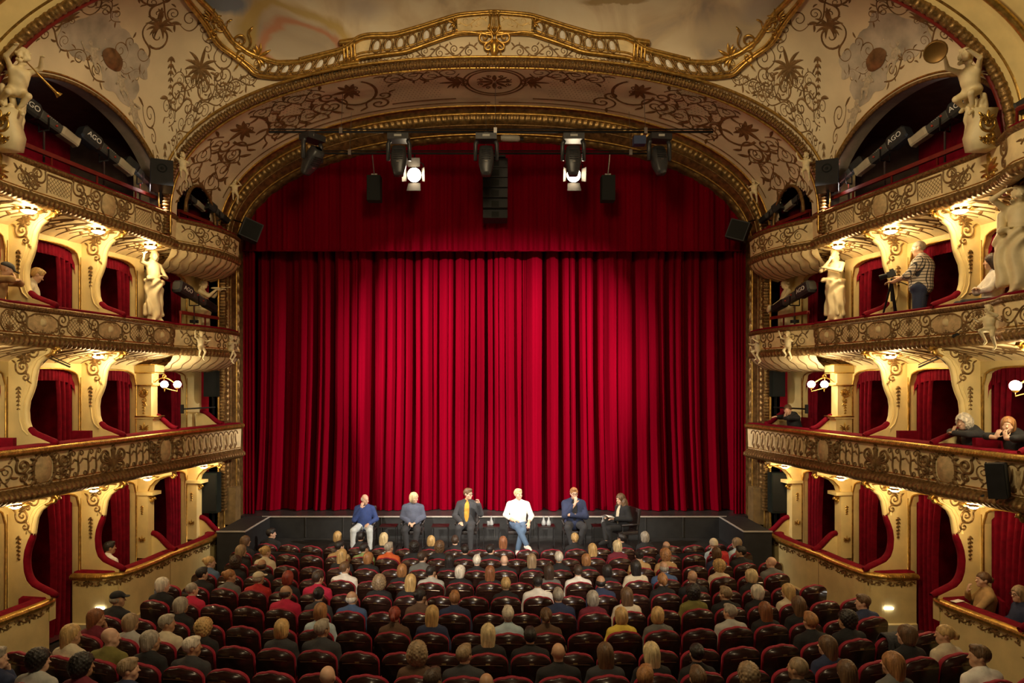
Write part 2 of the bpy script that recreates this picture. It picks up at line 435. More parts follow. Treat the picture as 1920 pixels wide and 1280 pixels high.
def blob(prev, c, r, col, soft=.35, ring=None):
    """painted patch of the fresco: a wavy ellipsoid (or ring) of another pigment"""
    mp = N.new('ShaderNodeMapping'); mp.vector_type = 'TEXTURE'; mp.inputs['Location'].default_value = [k_+.275 for k_ in c]; mp.inputs['Scale'].default_value = r
    add = N.new('ShaderNodeMixRGB'); add.blend_type = 'ADD'; add.inputs[0].default_value = .55
    Lk.new(tc.outputs['Object'], add.inputs[1]); Lk.new(nz.outputs['Color'], add.inputs[2]); Lk.new(add.outputs[0], mp.inputs[0])
    ln = N.new('ShaderNodeVectorMath'); ln.operation = 'LENGTH'; Lk.new(mp.outputs[0], ln.inputs[0])
    r2 = N.new('ShaderNodeValToRGB'); Lk.new(ln.outputs['Value'], r2.inputs[0]); e = r2.color_ramp
    if ring: 
        e.elements[0].position = ring[0]; e.elements[0].color = (0,0,0,1); x = e.elements.new(ring[0]+.1); x.color = (1,1,1,1); x = e.elements.new(ring[1]); x.color = (1,1,1,1); e.elements[-1].position = min(1, ring[1]+.14); e.elements[-1].color = (0,0,0,1)
    else: e.elements[0].position = 1-soft; e.elements[0].color = (1,1,1,1); e.elements[1].color = (0,0,0,1)
    mu = N.new('ShaderNodeMath'); mu.operation = 'MULTIPLY'; mu.inputs[1].default_value = .78; Lk.new(r2.outputs[0], mu.inputs[0]); mx = N.new('ShaderNodeMixRGB'); Lk.new(mu.outputs[0], mx.inputs[0]); Lk.new(prev, mx.inputs[1]); mx.inputs[2].default_value = (*col, 1); return mx.outputs[0]
prev = blob(prev, (-4.0, 13.4, 11.42), (1.35, 9, .52), (.45,.38,.29), .6)
prev = blob(prev, (-3.95, 13.4, 11.38), (1.30, 9, .64), (.58,.42,.11), ring=(.62, .80))
prev = blob(prev, (-3.9, 13.4, 11.27), (1.1, 9, .52), (.58,.24,.13), ring=(.55, .72))
prev = blob(prev, (-5.2, 13.0, 11.86), (.55, 9, .24), (.09,.19,.36), .3)
prev = blob(prev, (-2.6, 13.4, 11.98), (.7, 9, .22), (.56,.50,.44), .8)
prev = blob(prev, (-1.6, 13.4, 12.15), (.8, 9, .12), (.62,.38,.26), .8)
prev = blob(prev, (2.4, 13.2, 12.12), (.75, 9, .07), (.42,.30,.12), .25)
prev = blob(prev, (4.4, 13.3, 11.5), (1.2, 9, .30), (.62,.52,.36), .7)
prev = blob(prev, (5.1, 13.0, 11.75), (.5, 9, .3), (.46,.42,.38), .6)
Lk.new(prev, bs.inputs['Base Color'])
mb.build('fresco', fm, ceil)
# cornice band: white panel, gilt mouldings, oval medallions
for sx in (-1, 1):
    mb = MB(); mb.grid([[vq(sx*(QA[i][0]*(1-f)+QB[i][0]*f), QA[i][1]*(1-f)+QB[i][1]*f, d) for f, d in ((0, .03), (.15, .09), (.85, .09), (1, .03))] for i in range(120)])
    co = mb.build('cornice_band', CREAMD, ceil)
    mb = MB(); mb.tube([vq(sx*q, b, .10) for q, b in QA], .055, 8); mb.tube([vq(sx*(q+.0), b+.05, .14) for q, b in QA[:70]], .03, 6); mb.build('upper_moulding', GOLD, co)
    mb = MB(); mb.tube([vq(sx*q, b, .09) for q, b in QB], .045, 8); mb.tube([vq(sx*(QA[i][0]*.25+QB[i][0]*.75), QA[i][1]*.25+QB[i][1]*.75, .10) for i in range(120)], .022, 6); mb.build('lower_moulding', GOLD, co)
    L = arclen(QA); i = 0
    pos = [.62+.245*k for k in range(8)]+[3.02+.235*k for k in range(8)]
    for s in pos:
        j = int(np.searchsorted(L, s)); j = min(j, 118)
        A, B = QA[j], QB[j]; c = (sx*(A[0]+B[0])/2, (A[1]+B[1])/2); dx, dy = A[0]-B[0], A[1]-B[1]; l = math.hypot(dx, dy)
        ex, ey = sx*dx/l, dy/l
        hh, ww = l*.27, .062
        m1 = MB()
        m1.grid([[vq(c[0]+ex*hh*r*math.cos(t)-ey*ww*r*math.sin(t), c[1]+ey*hh*r*math.cos(t)+ex*ww*r*math.sin(t), .09+.03*(1-r*r)) for t in [k*2*PI/14 for k in range(14)]] for r in (1, .6, .05)], close_u=True)
        me = m1.build('medallion', WHITEOV, co)
        m2 = MB(); m2.tube([vq(c[0]+ex*hh*1.2*math.cos(t)-ey*ww*1.3*math.sin(t), c[1]+ey*hh*1.2*math.cos(t)+ex*ww*1.3*math.sin(t), .105) for t in [k*2*PI/16 for k in range(17)]], .02, 6)
        for e in (-1, 1): m2.tube([vq(c[0]+ex*l*.42*k-ey*.115*e, c[1]+ey*l*.42*k+ex*.115*e, .12-.03*k*k) for k in (-1, -.5, 0, .5, 1)], .018, 5)
        m2.build('medallion_frame', DGOLD, me)
    # pedestal with little columns
    j = int(np.searchsorted(L, 2.80)); A, B = QA[j], QB[j]
    m1 = MB()
    for dq in (-.11, -.04, .04, .11): m1.tube([vq(sx*(B[0]+dq), b, .13) for b in (B[1]-.02, B[1]+.12, A[1]-.08, A[1])], .028, 6)
    for b in (B[1]-.05, A[1]+.0): m1.grid([[vq(sx*(B[0]+x), b+y, o) for x, y, o in ((-.19, -.05, .02), (-.19, -.03, .16), (-.19, .05, .16), (-.19, .07, .02))]]+[[vq(sx*(B[0]+x), b+y, o) for x, y, o in ((.19, -.05, .02), (.19, -.03, .16), (.19, .05, .16), (.19, .07, .02))]])
    m1.build('pedestal', GOLD, co)
    # scrolled end of the balustrade and shell
    m1 = MB(); inlay(m1, place(palmette(.34, 7), TLEN-3.3, .72, PI/4+.6)+place(cscroll(.55, .1), TLEN-3.05, 1.0, .3)+place(cscroll(.4, .1), TLEN-2.75, 1.55, .9)+place(palmette(.25), TLEN-2.72, 1.75, .8), lambda x, y, o: vq(sx*x, y, o), .05, .11); m1.build('scroll_end', GOLD, co)
# keystone: white shell panel, lyre and gilt volutes
m1 = MB()
for sx in (-1, 1): m1.grid([[vq(sx*(.12+.62*i/8), .60+.34*j/5-.05*(i/8)**2, .12+.04*math.sin(PI*j/5)) for j in range(6)] for i in range(9)])
ks = m1.build('keystone', CREAMD, ceil)
m1 = MB()
for sx in (-1, 1):
    mpk = lambda x, y, o: vq(sx*x, y, o)
    inlay(m1, [(bez((.03, .55), (.16, .7), (.02, .85), (.12, 1.0)), .045), (bez((.05, .5), (.35, .55), (.6, .6), (.8, .55)), .05)]+place(cscroll(.42, .13), .16, .36, -.4)+place(rinceau(.55, .22, 2, .02), .14, .77)+place(palmette(.2, 5), .78, .74, -1.2), mpk, .05, .13)
for k in (-1, 0, 1): m1.tube([vq(k*.035, b, .2) for b in (.62, .7, .8, .92)], .012, 5)
m1.tube([vq(.0, b, .1) for b in (.08, .2, .3, .42)], [.05, .09, .11, .07], 8)
m1.build('keystone_volutes', GOLD, ks)

# painted and gilded ornament of the two spandrels, the frieze and the shields
GREYCL = mat('grisaille_cloud', (.50,.44,.35), .75, var=.35, vs=2.2)
SHIELD = mat('bronze_shield_paint', (.22,.11,.045), .5, .3, var=.4, vs=8)
for sx in (-1, 1):
    mpv = lambda x, y, o: vault(x, y, o, sx)
    mb = MB(); D = -PI/4; S = []
    S += place(palmette(.40, 13, .17, 5.4), 2.12, 1.03, D)+place(palmette(.24, 9, .3, 4.6), 2.12, 1.03, D)+place(cscroll(.6, .05), 2.55, .85, -.9)
    S += place(palmette(.32, 11, .18, 4.6), 1.85, 2.1, D)+place(palmette(.2, 7, .3, 4), 1.85, 2.1, D)+place(cscroll(.8, .05), 1.5, 2.0, D-.8)+place(cscroll(.8, .05), 2.05, 2.5, D+.4, -1)
    S += place(rinceau(2.3, .42, 6, .022), 1.0, .30, .06)+place(rinceau(1.0, .34, 3, .02, -1), 1.0, .72, .3)
    S += place(rinceau(2.6, .40, 6, .03), .22, 1.0, PI/2-.08, -1)+place(rinceau(1.6, .36, 4, .03), .35, 2.5, PI/2-.25)
    S += place(drop(1.25, 11), 1.72, 1.55, -PI/4+.1)
    S += place(cscroll(.7, .06), 1.55, .8, .3)+place(cscroll(.62, .06), 2.0, .55, -.6, -1)+place(cscroll(.5, .06), 2.6, .55, .2)
    S += place(cscroll(.6, .05), .55, 1.15, D)+place(cscroll(.55, .05), 2.45, 1.75, D+1.2)+place(rinceau(1.7, .4, 4, .03), 2.2, 1.9, 1.75)
    S += place(rinceau(2.1, .42, 5, .032), .7, 3.9, -.45)+place(palmette(.3, 7), .95, 3.55, D)+place(cscroll(.55, .05), 1.4, 3.2, 0)
    S += place(cscroll(.4, .06), 1.05, .28, .1)+place(drop(.7, 6), .75, .62, D)
    S += place(rinceau(1.5, .34, 5, .018), 1.55, 1.25, -.75)+place(rinceau(1.3, .30, 4, .018, -1), 1.0, 1.7, 1.9)+place(rinceau(1.4, .3, 5, .018), 1.4, 2.7, 1.35)
    S += place(cscroll(.42, .05), 2.5, 1.35, D)+place(cscroll(.42, .05), 1.25, .95, D+2)+place(cscroll(.36, .05), 1.75, .52, 1.3)+place(cscroll(.36, .05), 1.3, .42, -.7, -1)+place(cscroll(.45, .05), 1.15, 2.35, 1.2)+place(rinceau(.9, .26, 4, .016), 2.35, .38, .1)
    S += [([(1.95+.06*k+.05*math.sin(i*.6), .62+.05*i+.01*k) for i in range(6)], .014) for k in range(5)]
    inlay(mb, S, mpv, .012); mb.build('scroll_ornament', BROWN, ceil)
    # frieze below the cornice, around the keystone
    mb = MB(); mpf = lambda x, y, o: vq(sx*x, y, o)
    inlay(mb, place(rinceau(1.5, .30, 5, .028), .35, .24, -.02)+place(rinceau(.9, .13, 5, .018), 1.8, .13, -.05)+place(drop(.5, 6), 2.3, .16, PI/2), mpf, .014)
    mb.build('frieze_ornament', BROWN, ceil)
    def blobs(cx, cy, rx, ry, off, name, m, ph=0, amp=.12, dome=0.):
        b = MB(); n = 44
        b.grid([[vault(cx+r*rx*(1+amp*math.sin(5*t+ph)+amp*.7*math.sin(9*t+ph*2))*math.cos(t), cy+r*ry*(1+amp*math.sin(5*t+ph)+amp*.6*math.cos(7*t))*math.sin(t), off+dome*(1-r*r), sx) for t in [k*2*PI/n for k in range(n)]] for r in (1, .75, .5, .25, .02)], close_u=True)
        return b.build(name, m, ceil)
    for k, (cx, cy, rx, ry) in enumerate(((1.0, 2.75, .42, .62), (.62, 2.2, .36, .5), (.75, 3.25, .3, .42), (1.1, 2.0, .25, .3))): blobs(cx, cy, rx, ry, .004+.002*k, 'painted_cloud', GREYCL, k*1.3)
    blobs(.80, 2.46, .17, .24, .02, 'painted_shield', SHIELD, 0, .02, .05)
# gilt egg-and-dart arch between vault and proscenium soffit, and its pilasters
TF = supell(6.77, 8.1, 3.05, 2.3, 240)
TFL = resample([(-6.77, 7.62)]+TF+[(6.77, 7.62)], 1200)
def arch_mould(Y, off, r, m, name, amp=0., n=8, par=None):
    P = []
    for i, (x, z) in enumerate(TFL):
        P.append((x*(1-off/6.77), Y, z-off*(1 if z > 8.1 else 0)))
    b = MB(); b.tube(P if amp else P[::4], (lambda i: r*(1+amp*math.sin(i*1.35)+amp*.4*math.sin(i*.45))), n); return b.build(name, m, par)
arch_mould(13.95, .04, .066, DGOLD, 'egg_and_dart', .34, 8, ceil)
arch_mould(13.86, -.04, .028, GOLD, 'gilt_moulding', par=ceil); arch_mould(14.05, .10, .028, GOLD, 'gilt_moulding', par=ceil)
# soffit between the two arches
SF0 = resample(TF, 301); SF1 = resample(supell(6.66, 8.0, 3.26, 2.25, 240), 301); SL = arclen(SF0.tolist())[-1]
def soff(q, y, off=0.):
    def P(q, y):
        f = min(max(q/SL+.5, 0), 1)*300; i = min(int(f), 299); f -= i; b = y/2.5
        a = SF0[i]*(1-f)+SF0[i+1]*f; c = SF1[i]*(1-f)+SF1[i+1]*f; p = a*(1-b)+c*b
        return Vector((p[0], 14+y, p[1]+.05*math.sin(PI*b)))
    p = P(q, y)
    if off:
        n = (P(q+.03, y)-P(q-.03, y)).cross(P(q, y+.03)-P(q, y-.03)).normalized()
        if n.dot(Vector((0, 15, 6))-p) < 0: n = -n
        p = p+n*off
    return p
mb = MB(); mb.grid([[soff(SL*(i/300-.5), 2.5*j/50) for j in range(51)] for i in range(301)])
def in_lunette(f, m):    # real openings above the stage boxes
    c = sum((Vector(m.v[k]) for k in f), Vector())/4; return ((c.y-15.25)/.76)**2+(max(c.z-8.2, 0)/.73)**2 < 1 and c.z < 8.95
mb.f = [f for f in mb.f if not in_lunette(f, mb)]
so = tag(mb.build('ceiling_soffit', mat('soffit_plaster', (.80,.68,.46), .65, var=.15, vs=1.5, bump=.05, bs=20)), kind='structure')
mb = MB(); S = []
for k in range(2):
    t = [i*2*PI/48 for i in range(49)]; r = (.52, .60)[k]; S.append(([(r*1.15*math.cos(a), 1.15+r*1.25*math.sin(a)) for a in t], .05))
for k in range(8): S.append(leaf(.05*math.cos(k*PI/4), 1.15+.05*math.sin(k*PI/4), k*PI/4, .34, .30, 0))
for k in range(8): S += place([(spiral(0, 0, .07, 0, 1.2, 1), .022)], .33*math.cos(k*PI/4+.39), 1.15+.33*math.sin(k*PI/4+.39), k*PI/4)
for sx in (-1, 1):
    S += place(palmette(.5, 7, .2, 1.6), sx*.72, 1.15, -sx*PI/2)
    S += place(rinceau(1.6, .8, 4, .03), .75, .65, .0, 1) if sx > 0 else place(rinceau(1.6, .8, 4, .03), -.75, .65, 0, -1)
    for q0, rr in ((3.1, .42), (5.6, .40)):
        t = [i*PI/12 for i in range(17)]
        S.append(([(sx*(q0+rr*1.1*math.cos(a)), 1.15+rr*1.5*math.sin(a)) for a in t], .07))
        S += place(palmette(.5, 7, .28, 2.6), sx*q0, 1.0, -sx*PI/2)+place(cscroll(.9, .08), sx*(q0+.62), 1.3, 0, sx)+place(cscroll(.8, .08), sx*(q0-.5), 1.7, .4, -sx)
    for q0, L, n in ((3.7, 1.6, 4), (6.1, 1.9, 5)):
        S += place(rinceau(L, .9, n, .035), sx*q0, 1.6, 0, sx)+place(rinceau(L, .7, n, .03, -1), sx*q0, .75, 0, sx)
    for y in (.22, 2.28): S.append(([(sx*(.1+i*.12), y) for i in range(60)], .035))
    S.append(([(sx*(.9+i*.1), 2.05) for i in range(16)], .05)); S.append(([(sx*(3.9+i*.1), 2.05) for i in range(14)], .05))
inlay(mb, S, soff, .014); mb.f = [f for f in mb.f if not in_lunette(f, mb)]; mb.build('scroll_ornament', BROWN, so)
mb = MB()
for sx in (-1, 1):
    for q0, q1 in ((1.25, 2.55), (3.9, 5.1)):
        for i in range(int((q1-q0)/.085)):
            for j in range(14):
                q = sx*(q0+i*.085+(.042 if j % 2 else 0)); y = .45+j*.11
                mb.add([soff(q-.014, y, .004), soff(q, y-.018, .004), soff(q+.014, y, .004), soff(q, y+.018, .004)], [(0, 1, 2, 3)])
tag(mb.build('dotted_ground', BROWN, so, False), kind='stuff')
# nearer transverse rib: carved moulding and broad cream arch band
RB = [(x*1.105, z) for x, z in TF]
RBL = resample([(-7.48, 7.3)]+RB+[(7.48, 7.3)], 1000)
def rib(Y0, Y1, off0, off1):
    rows = []
    for x, z in RBL:
        rows.append([(x*(1-o/7.48), Y0+(Y1-Y0)*f, z-(o if z > 8.1 else 0)) for f, o in ((0, off0), (.5, (off0+off1)/2), (1, off1))])
    return rows
mb = MB(); mb.grid(rib(9.75, 8.5, .02, -.25)); ri = tag(mb.build('ceiling_rib', CREAM), kind='structure')
for Y, off, r, amp, m in ((9.80, .05, .075, .13, DGOLD), (9.66, -.02, .035, 0, GOLD), (9.2, -.02, .05, 0, GOLD), (8.6, -.1, .07, 0, DGOLD), (9.93, .05, .04, 0, REDRAIL)):
    P = [(x*(1-off/7.48), Y, z-(off if z > 8.1 else 0)) for x, z in RBL]
    b = MB(); b.tube(P, (lambda i: r*(1+amp*math.sin(i*1.3)*math.sin(i*.31+.5))), 8); b.build('rib_moulding', m, ri)
mb = MB(); mb.grid([[(x*sc, 8.5, z*1+dz) for sc, dz in ((1.035, .25), (1.35, 3))] for x, z in RBL]); mb.build('rib_face', CREAM, ri)
# ------------------------------------------------------------------ side walls, boxes and balconies
def strip(su, step=.06):
    """resampled path in plan with outward normals (right-hand side)"""
    P = [sp(s, u, 0).to_2d() for s, u in su]; R = resample([tuple(p) for p in P], max(4, int(arclen([tuple(p) for p in P])[-1]/step)))
    for _ in range(2):
        R[1:-1] = (R[:-2]+2*R[1:-1]+R[2:])/4
    T = np.gradient(R, axis=0); T /= np.linalg.norm(T, axis=1)[:, None]
    Nn = np.stack([-T[:, 1], T[:, 0]], 1); L = np.array(arclen(R.tolist()))
    return R, Nn, L
def sweep(mb, S, prof, disp=None):
    R, Nn, L = S
    mb.grid([[(R[i][0]+Nn[i][0]*(d+(disp(L[i], k) if disp else 0)), R[i][1]+Nn[i][1]*(d+(disp(L[i], k) if disp else 0)), z) for k, (d, z) in enumerate(prof)] for i in range(len(R))])
    return mb
def face_map(S, pd):
    R, Nn, L = S
    def mp(t, v, off):
        x = np.interp(t, L, R[:, 0]); y = np.interp(t, L, R[:, 1]); a = np.interp(t, L, Nn[:, 0]); b = np.interp(t, L, Nn[:, 1]); d = pd(v)+off
        return Vector((x+a*d, y+b*d, v))
    return mp
def t_at(S, s, u=.8):
    p = sp(s, u, 0); R, Nn, L = S; return float(L[np.argmin((R[:, 0]-p.x)**2+(R[:, 1]-p.y)**2)])
def lattice(w, h, sp_=.07, wd=.008):
    o = []; n = int((w+h)/sp_)
    for k in range(-n, n):
        for d in (1, -1):
            c = k*sp_; pts = []
            xs = [-w/2+i*w/24 for i in range(25)]
            for x in xs:
                y = d*x+c
                if abs(y) <= h/2*(1-.25*(2*x/w)**4): pts.append((x, y))
            if len(pts) > 1: o.append((pts, wd))
    return o
def panel_frame(w, h, wd=.028):
    pts = []
    for i in range(41):
        t = i*2*PI/40; c, s = math.cos(t), math.sin(t); r = 1+.07*math.cos(4*t)
        pts.append((w/2*math.copysign(abs(c)**.55, c)*r, h/2*math.copysign(abs(s)**.55, s)*r))
    return [(pts, wd)]
def medal(mp, t, z, w, h, dome=.04, sx=1, n=24, sq=.8):
    b = MB(sx)
    b.grid([[mp(t+r*w/2*math.copysign(abs(math.cos(a))**sq, math.cos(a)), z+r*h/2*math.copysign(abs(math.sin(a))**sq, math.sin(a)), .006+dome*(1-r*r)) for a in [k*2*PI/n for k in range(n)]] for r in (1, .85, .6, .3, .02)], close_u=True)
    return b
def relief_baluster(mp, t, z0, z1, sx, w=.10):
    """flat baluster under a little arch"""
    H = z1-z0; b = MB(sx)
    pr = [(0, .30), (.06, .46), (.12, .22), (.3, .18), (.45, .40), (.6, .50), (.7, .44), (.78, .2), (.86, .34), (.92, .5), (1, .5)]
    b.grid([[mp(t+w*r*x, z0+H*v, .004+.035*(1-x*x)) for x in (-1, -.5, 0, .5, 1)] for v, r in pr]); return b
LAMPS = []
def soffit_lamp(sx, s, u, z, r, label, group, power):
    p = sp(s, u, z); p.x *= sx
    t = thing('ceiling_lamp', label, 'lamp', p, 0, group)
    MB().lathe([(r*.98, .02), (r, -.005), (r*.85, -.03), (r*.5, -.05), (.002, -.056)], p, 16).build('glass', LAMP, t)
    b = MB(); b.lathe([(r*1.25, .03), (r*1.2, -.01), (r*1.02, -.015), (r, .02)], p, 16)
    for k in range(9):
        a = k*2*PI/9; b.ribbon([(0, i/5) for i in range(6)], lambda q: .05*math.sin(PI*min(1, q+.1))+.004, lambda x, y, o, a=a: p+Vector(((r*1.1+y*.13)*math.cos(a)-x*math.sin(a), (r*1.1+y*.13)*math.sin(a)+x*math.cos(a), .015-o)), .02)
    b.build('gilt_leaf_rim', GOLD, t)
    light('POINT', 'ceiling_lamp_light', p-Vector((0, 0, .17)), power, WARM, .08)
    return t
TIERN = {0: 'stalls level', 1: 'first tier', 2: 'second tier', 3: 'top tier'}
for sx in (-1, 1):
    side = 'right' if sx > 0 else 'left'; fs = FILM[sx]
    # back walls of the boxes in red, box floors
    mb = MB(sx)
    mb.grid([[sp(s, -1.6, -.3), sp(s, -1.6, 10.6)] for s in (7, 9.8, 11.34, 12.9, 14.43, 16.9)])
    for s in PIER[1:]: mb.grid([[sp(s+.05, -1.6, -.2), sp(s+.05, -.1, -.2)], [sp(s+.05, -1.6, 7.3), sp(s+.05, -.1, 7.3)]])
    mb.grid([[sp(16.6, -1.6, -.2), sp(16.6, .2, -.2)], [sp(16.6, -1.6, 9.75), sp(16.6, .2, 9.75)]])
    wl = tag(mb.build('wall_'+side, REDWALL, smooth=False), kind='structure')
    mb = MB(sx)
    for L in (0, 1, 2, 3):
        z = BOTZ[L]+.10 if L else 0.
        for za in (z, z-.1): mb.grid([[sp(s, -1.6, za), sp(s, .74 if L else .1, za)] for s in (7, 10, 13, 16.6)])
    mb.build('box_floor', mat('dark_red_carpet', (.07,.006,.008), .9, var=.2), wl, False)
    mb = MB(sx); mb.grid([[sp(s, -1.6, 9.75), sp(s, .6, 9.75)] for s in (7, 10, 13, 14.2)]); mb.grid([[sp(s, -1.6, 9.75), sp(s, .3, 9.75)] for s in (14.2, 16.7)]); mb.grid([[sp(s, .6, 8.0+k), sp(s, -1.6, 8.0+k)] for s in (14.35,) for k in (0, 2.4)])
    mb.build('gallery_ceiling', mat('gallery_ceiling_brown', (.10,.075,.055), .7, var=.2), wl, False)
    # lunette arch over the top gallery: reveal and mouldings
    arc = [(11.9+2.1*math.cos(PI*i/60), 8.1+1.58*math.sin(PI*i/60)) for i in range(61)]
    xf = lambda y: 6.3+.17*(16.75-y)
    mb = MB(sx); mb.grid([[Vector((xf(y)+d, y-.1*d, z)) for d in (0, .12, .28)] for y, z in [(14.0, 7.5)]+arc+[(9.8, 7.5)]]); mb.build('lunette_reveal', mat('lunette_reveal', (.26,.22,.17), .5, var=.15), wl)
    mb = MB(sx); mb.tube([Vector((xf(y)-.01, y, z)) for y, z in arc], .035, 6); mb.build('lunette_moulding', DGOLD, wl)
    mb = MB(sx); mb.tube([Vector((xf(y)-.02, 11.9+(y-11.9)*1.035, 8.1+(z-8.1)*1.045)) for y, z in arc], .016, 6); mb.build('lunette_moulding', GOLD, wl)
    # pier between lunette and proscenium boxes, with gilt lines; splayed pilaster strip beside the frame
    mb = MB(sx); mb.grid([[Vector((x, y, z)) for z in (7.5, 9.0)] for x, y in ((7.4, 14.0), (6.77, 14.0), (6.76, 14.12), (7.3, 14.3))]); mb.build('corner_pier', CREAM, wl, False)
    # small lunette opening above the proscenium box
    mb = MB(sx); mb.tube([Vector((6.55, 15.25+.77*math.cos(a), 8.2+.74*math.sin(a))) for a in [PI*i/20 for i in range(21)]], .035, 6); mb.build('lunette_moulding', DGOLD, wl)
    mb = MB(sx); mb.grid([[Vector((6.90, y, z)) for z in (7.4, 8.05)] for y in (14.1, 16.6)]); mb.build('splay_wall', CREAMD, wl, False)

    # arcades in the wall plane
    for L in (0, 1, 2):
        top = (BOTZ[L+1]-.24 if L else 2.66); zf = RAILZ[L]-.3 if L else -.15
        ops = [(PIER[i]+.13, PIER[i+1]-.13) for i in range(4)]+[(PIER[4]+.2, 16.0)]
        mb = MB(sx); gl = MB(sx)
        for (s0, s1) in ops:
            n = 22; rise = .30; z0 = top-.10-rise; C1 = []
            for i in range(n+1):
                x = 2*i/n-1; C1.append((s0+(s1-s0)*i/n, z0+rise*(1-abs(x)**3.2)**(1/3.2)))
            mb.grid([[sp(s, 0, z), sp(s, 0, top+.35)] for s, z in C1]); mb.grid([[sp(s, 0, z), sp(s, -.16, z)] for s, z in [(s0, zf)]+C1+[(s1, zf)]])
            gl.tube([sp(s, .015, z) for s, z in [(s0, zf)]+C1+[(s1, zf)]], .016, 5)
        for p in PIER+[16.12]:
            h = .13 if p != 16.12 else .14
            mb.grid([[sp(p-h, 0, zf), sp(p+h, 0, zf)], [sp(p-h, 0, top+.35), sp(p+h, 0, top+.35)]])
            gl.tube([sp(p-.085, .006, zf+.2), sp(p-.085, .006, top-.25)], .008, 4)
        mb.grid([[sp(16.26, 0, zf), sp(16.6, 0, zf)], [sp(16.26, 0, top+.35), sp(16.6, 0, top+.35)]])
        ar = mb.build('arcade', CREAM, wl, False); gl.build('gilt_edge', GOLD, ar)
        # soffit under the balcony above
        if True:
            zb = BOTZ[L+1]; dz = .24 if L else .08
            def sf(s, v, off=0.):
                w_ = .82 if s < 14.45 else .60
                return sp(s, w_*v, zb-dz+dz*v**.7-off)
            mb = MB(sx); mb.grid([[sf(7+i*.12, j/8) for j in range(9)] for i in range(81)])
            so_ = mb.build('balcony_soffit', CREAMD, wl)
            mb = MB(sx); S = []
            for i in range(26):
                s = 8.6+i*.3; S += [([(s+.35*t-.1*math.sin(PI*t), t*.96+.02) for t in [k/9 for k in range(10)]], lambda t: .016+.02*math.sin(PI*t))]
                S += [([(s+.12+.02*k, .25+.05*k) for k in range(8)], .012), leaf(s+.2, .6, .9, .25), leaf(s+.05, .30, 2.2, .22)]
            for i in range(6):
                S += place(cscroll(.42, .08), 9.2+i*1.2, .45, .7, 1)
            inlay(mb, S, lambda x, y, o: sf(x, min(max(y, 0), 1), o), .014); mb.build('scroll_ornament', BROWN, so_)

    # balcony fronts
    def front(L, su, label, name='balcony_front', gold_rope=False, cush=True):
        zb, zt = BOTZ[L], RAILZ[L]; S = strip(su, .045)
        p0 = sp(su[len(su)//2][0], .8, zb); t = thing(name, label, 'balcony', (sx*p0.x, p0.y, zb))
        pd = lambda v: .02+.03*(v-zb)/(zt-zb)
        MB(sx); b = MB(sx); sweep(b, S, [(pd(zb+.12), zb+.12), (pd(zb+.3), zb+.3), (pd(zt-.08), zt-.08)]); b.build('panel', CREAMD, t)
        b = MB(sx); big = .05 if L == 1 else 0; SF_ = strip(su, .016)
        sweep(b, SF_, [(.0, zb+.17+big), (.05, zb+.15+big), (.10+big, zb+.11), (.11+big, zb+.06), (.08, zb), (.02, zb-.03), (-.12, zb-.02)], lambda l, k: (.016*math.sin(l*2*PI/.10+k*1.1)*abs(math.sin(l*2*PI/.20+.4))**.5 if 1 <= k <= 4 else 0)); b.build('lower_moulding', DGOLD, t)
        b = MB(sx); sweep(b, SF_, [(.02, zt-.10), (.06, zt-.09), (.10, zt-.055), (.10, zt-.02), (.05, zt+.005), (-.05, zt+.005)], lambda l, k: (.007*math.sin(l*2*PI/.05+k*1.2) if 1 <= k <= 3 else 0)); b.build('upper_moulding', DGOLD if not gold_rope else GOLD, t)
        b = MB(sx); R, Nn, Ls = S
        b.tube([(R[i][0]+Nn[i][0]*.03, R[i][1]+Nn[i][1]*.03, zb+.185+big) for i in range(len(R))], .012, 5); b.build('gilt_line', GOLD, t)
        if gold_rope:
            b = MB(sx); Ro, No, Lo = strip(su, .016)
            b.tube([(Ro[i][0]+No[i][0]*.085, Ro[i][1]+No[i][1]*.085, zt-.03) for i in range(len(Ro))], .055, 10, tw=lambda i, th: 1+.13*math.cos(2*th-Lo[i]*2*PI/.05)); b.build('rope_moulding', GOLD, t)
        if cush:
            b = MB(sx); sweep(b, S, [(.04, zt-.0), (.05, zt+.03), (.0, zt+.05), (-.12, zt+.055), (-.24, zt+.05), (-.27, zt+.02), (-.27, zb+.12)]); b.build('velvet_rail_cushion', RED, t)
        return t, S, face_map(S, pd)
    # ---- first tier
    t, S, mp = front(1, [(s, .8) for s in (7.6, 9, 10, 11, 12, 13, 14, 15, 16, 16.95)], 'long gilt first-tier balcony front with mask cartouches and balusters, '+fs, gold_rope=True)
    z0, z1 = BOTZ[1]+.22, RAILZ[1]-.11; zm = (z0+z1)/2
    for sc in (11.08, 14.10):
        tc_ = t_at(S, sc); medal(mp, tc_, zm, .34, .46, .07, sx).build('cartouche', TAN, t)
        b = MB(sx); o = []
        for k in range(20):
            a = k*2*PI/20; o.append(leaf(tc_+.19*math.cos(a), zm+.24*math.sin(a), a, .13, .34, .2))
        o += panel_frame(.40, .50, .04) and place(panel_frame(.40, .50, .04), tc_, zm)
        o += place(cscroll(.34, .12), tc_-.40, zm, 0)+place(cscroll(.34, .12), tc_+.40, zm, 0, -1)+place(palmette(.12, 5), tc_, zm+.22)
        # mask: brow, nose, mouth
        o += [([(tc_-.09+.018*i, zm+.08+.02*math.sin(PI*i/10)) for i in range(11)], .03), ([(tc_, zm+.08-.02*i) for i in range(6)], .035), ([(tc_-.05+.01*i, zm-.09) for i in range(11)], .025)]
        inlay(b, o, mp, .04, .012); b.build('cartouche_frame', BROWN, t)
    tc_ = t_at(S, 12.62); b = MB(sx); o = place(palmette(.38, 9, .17, 1.3), tc_, zm-.17)
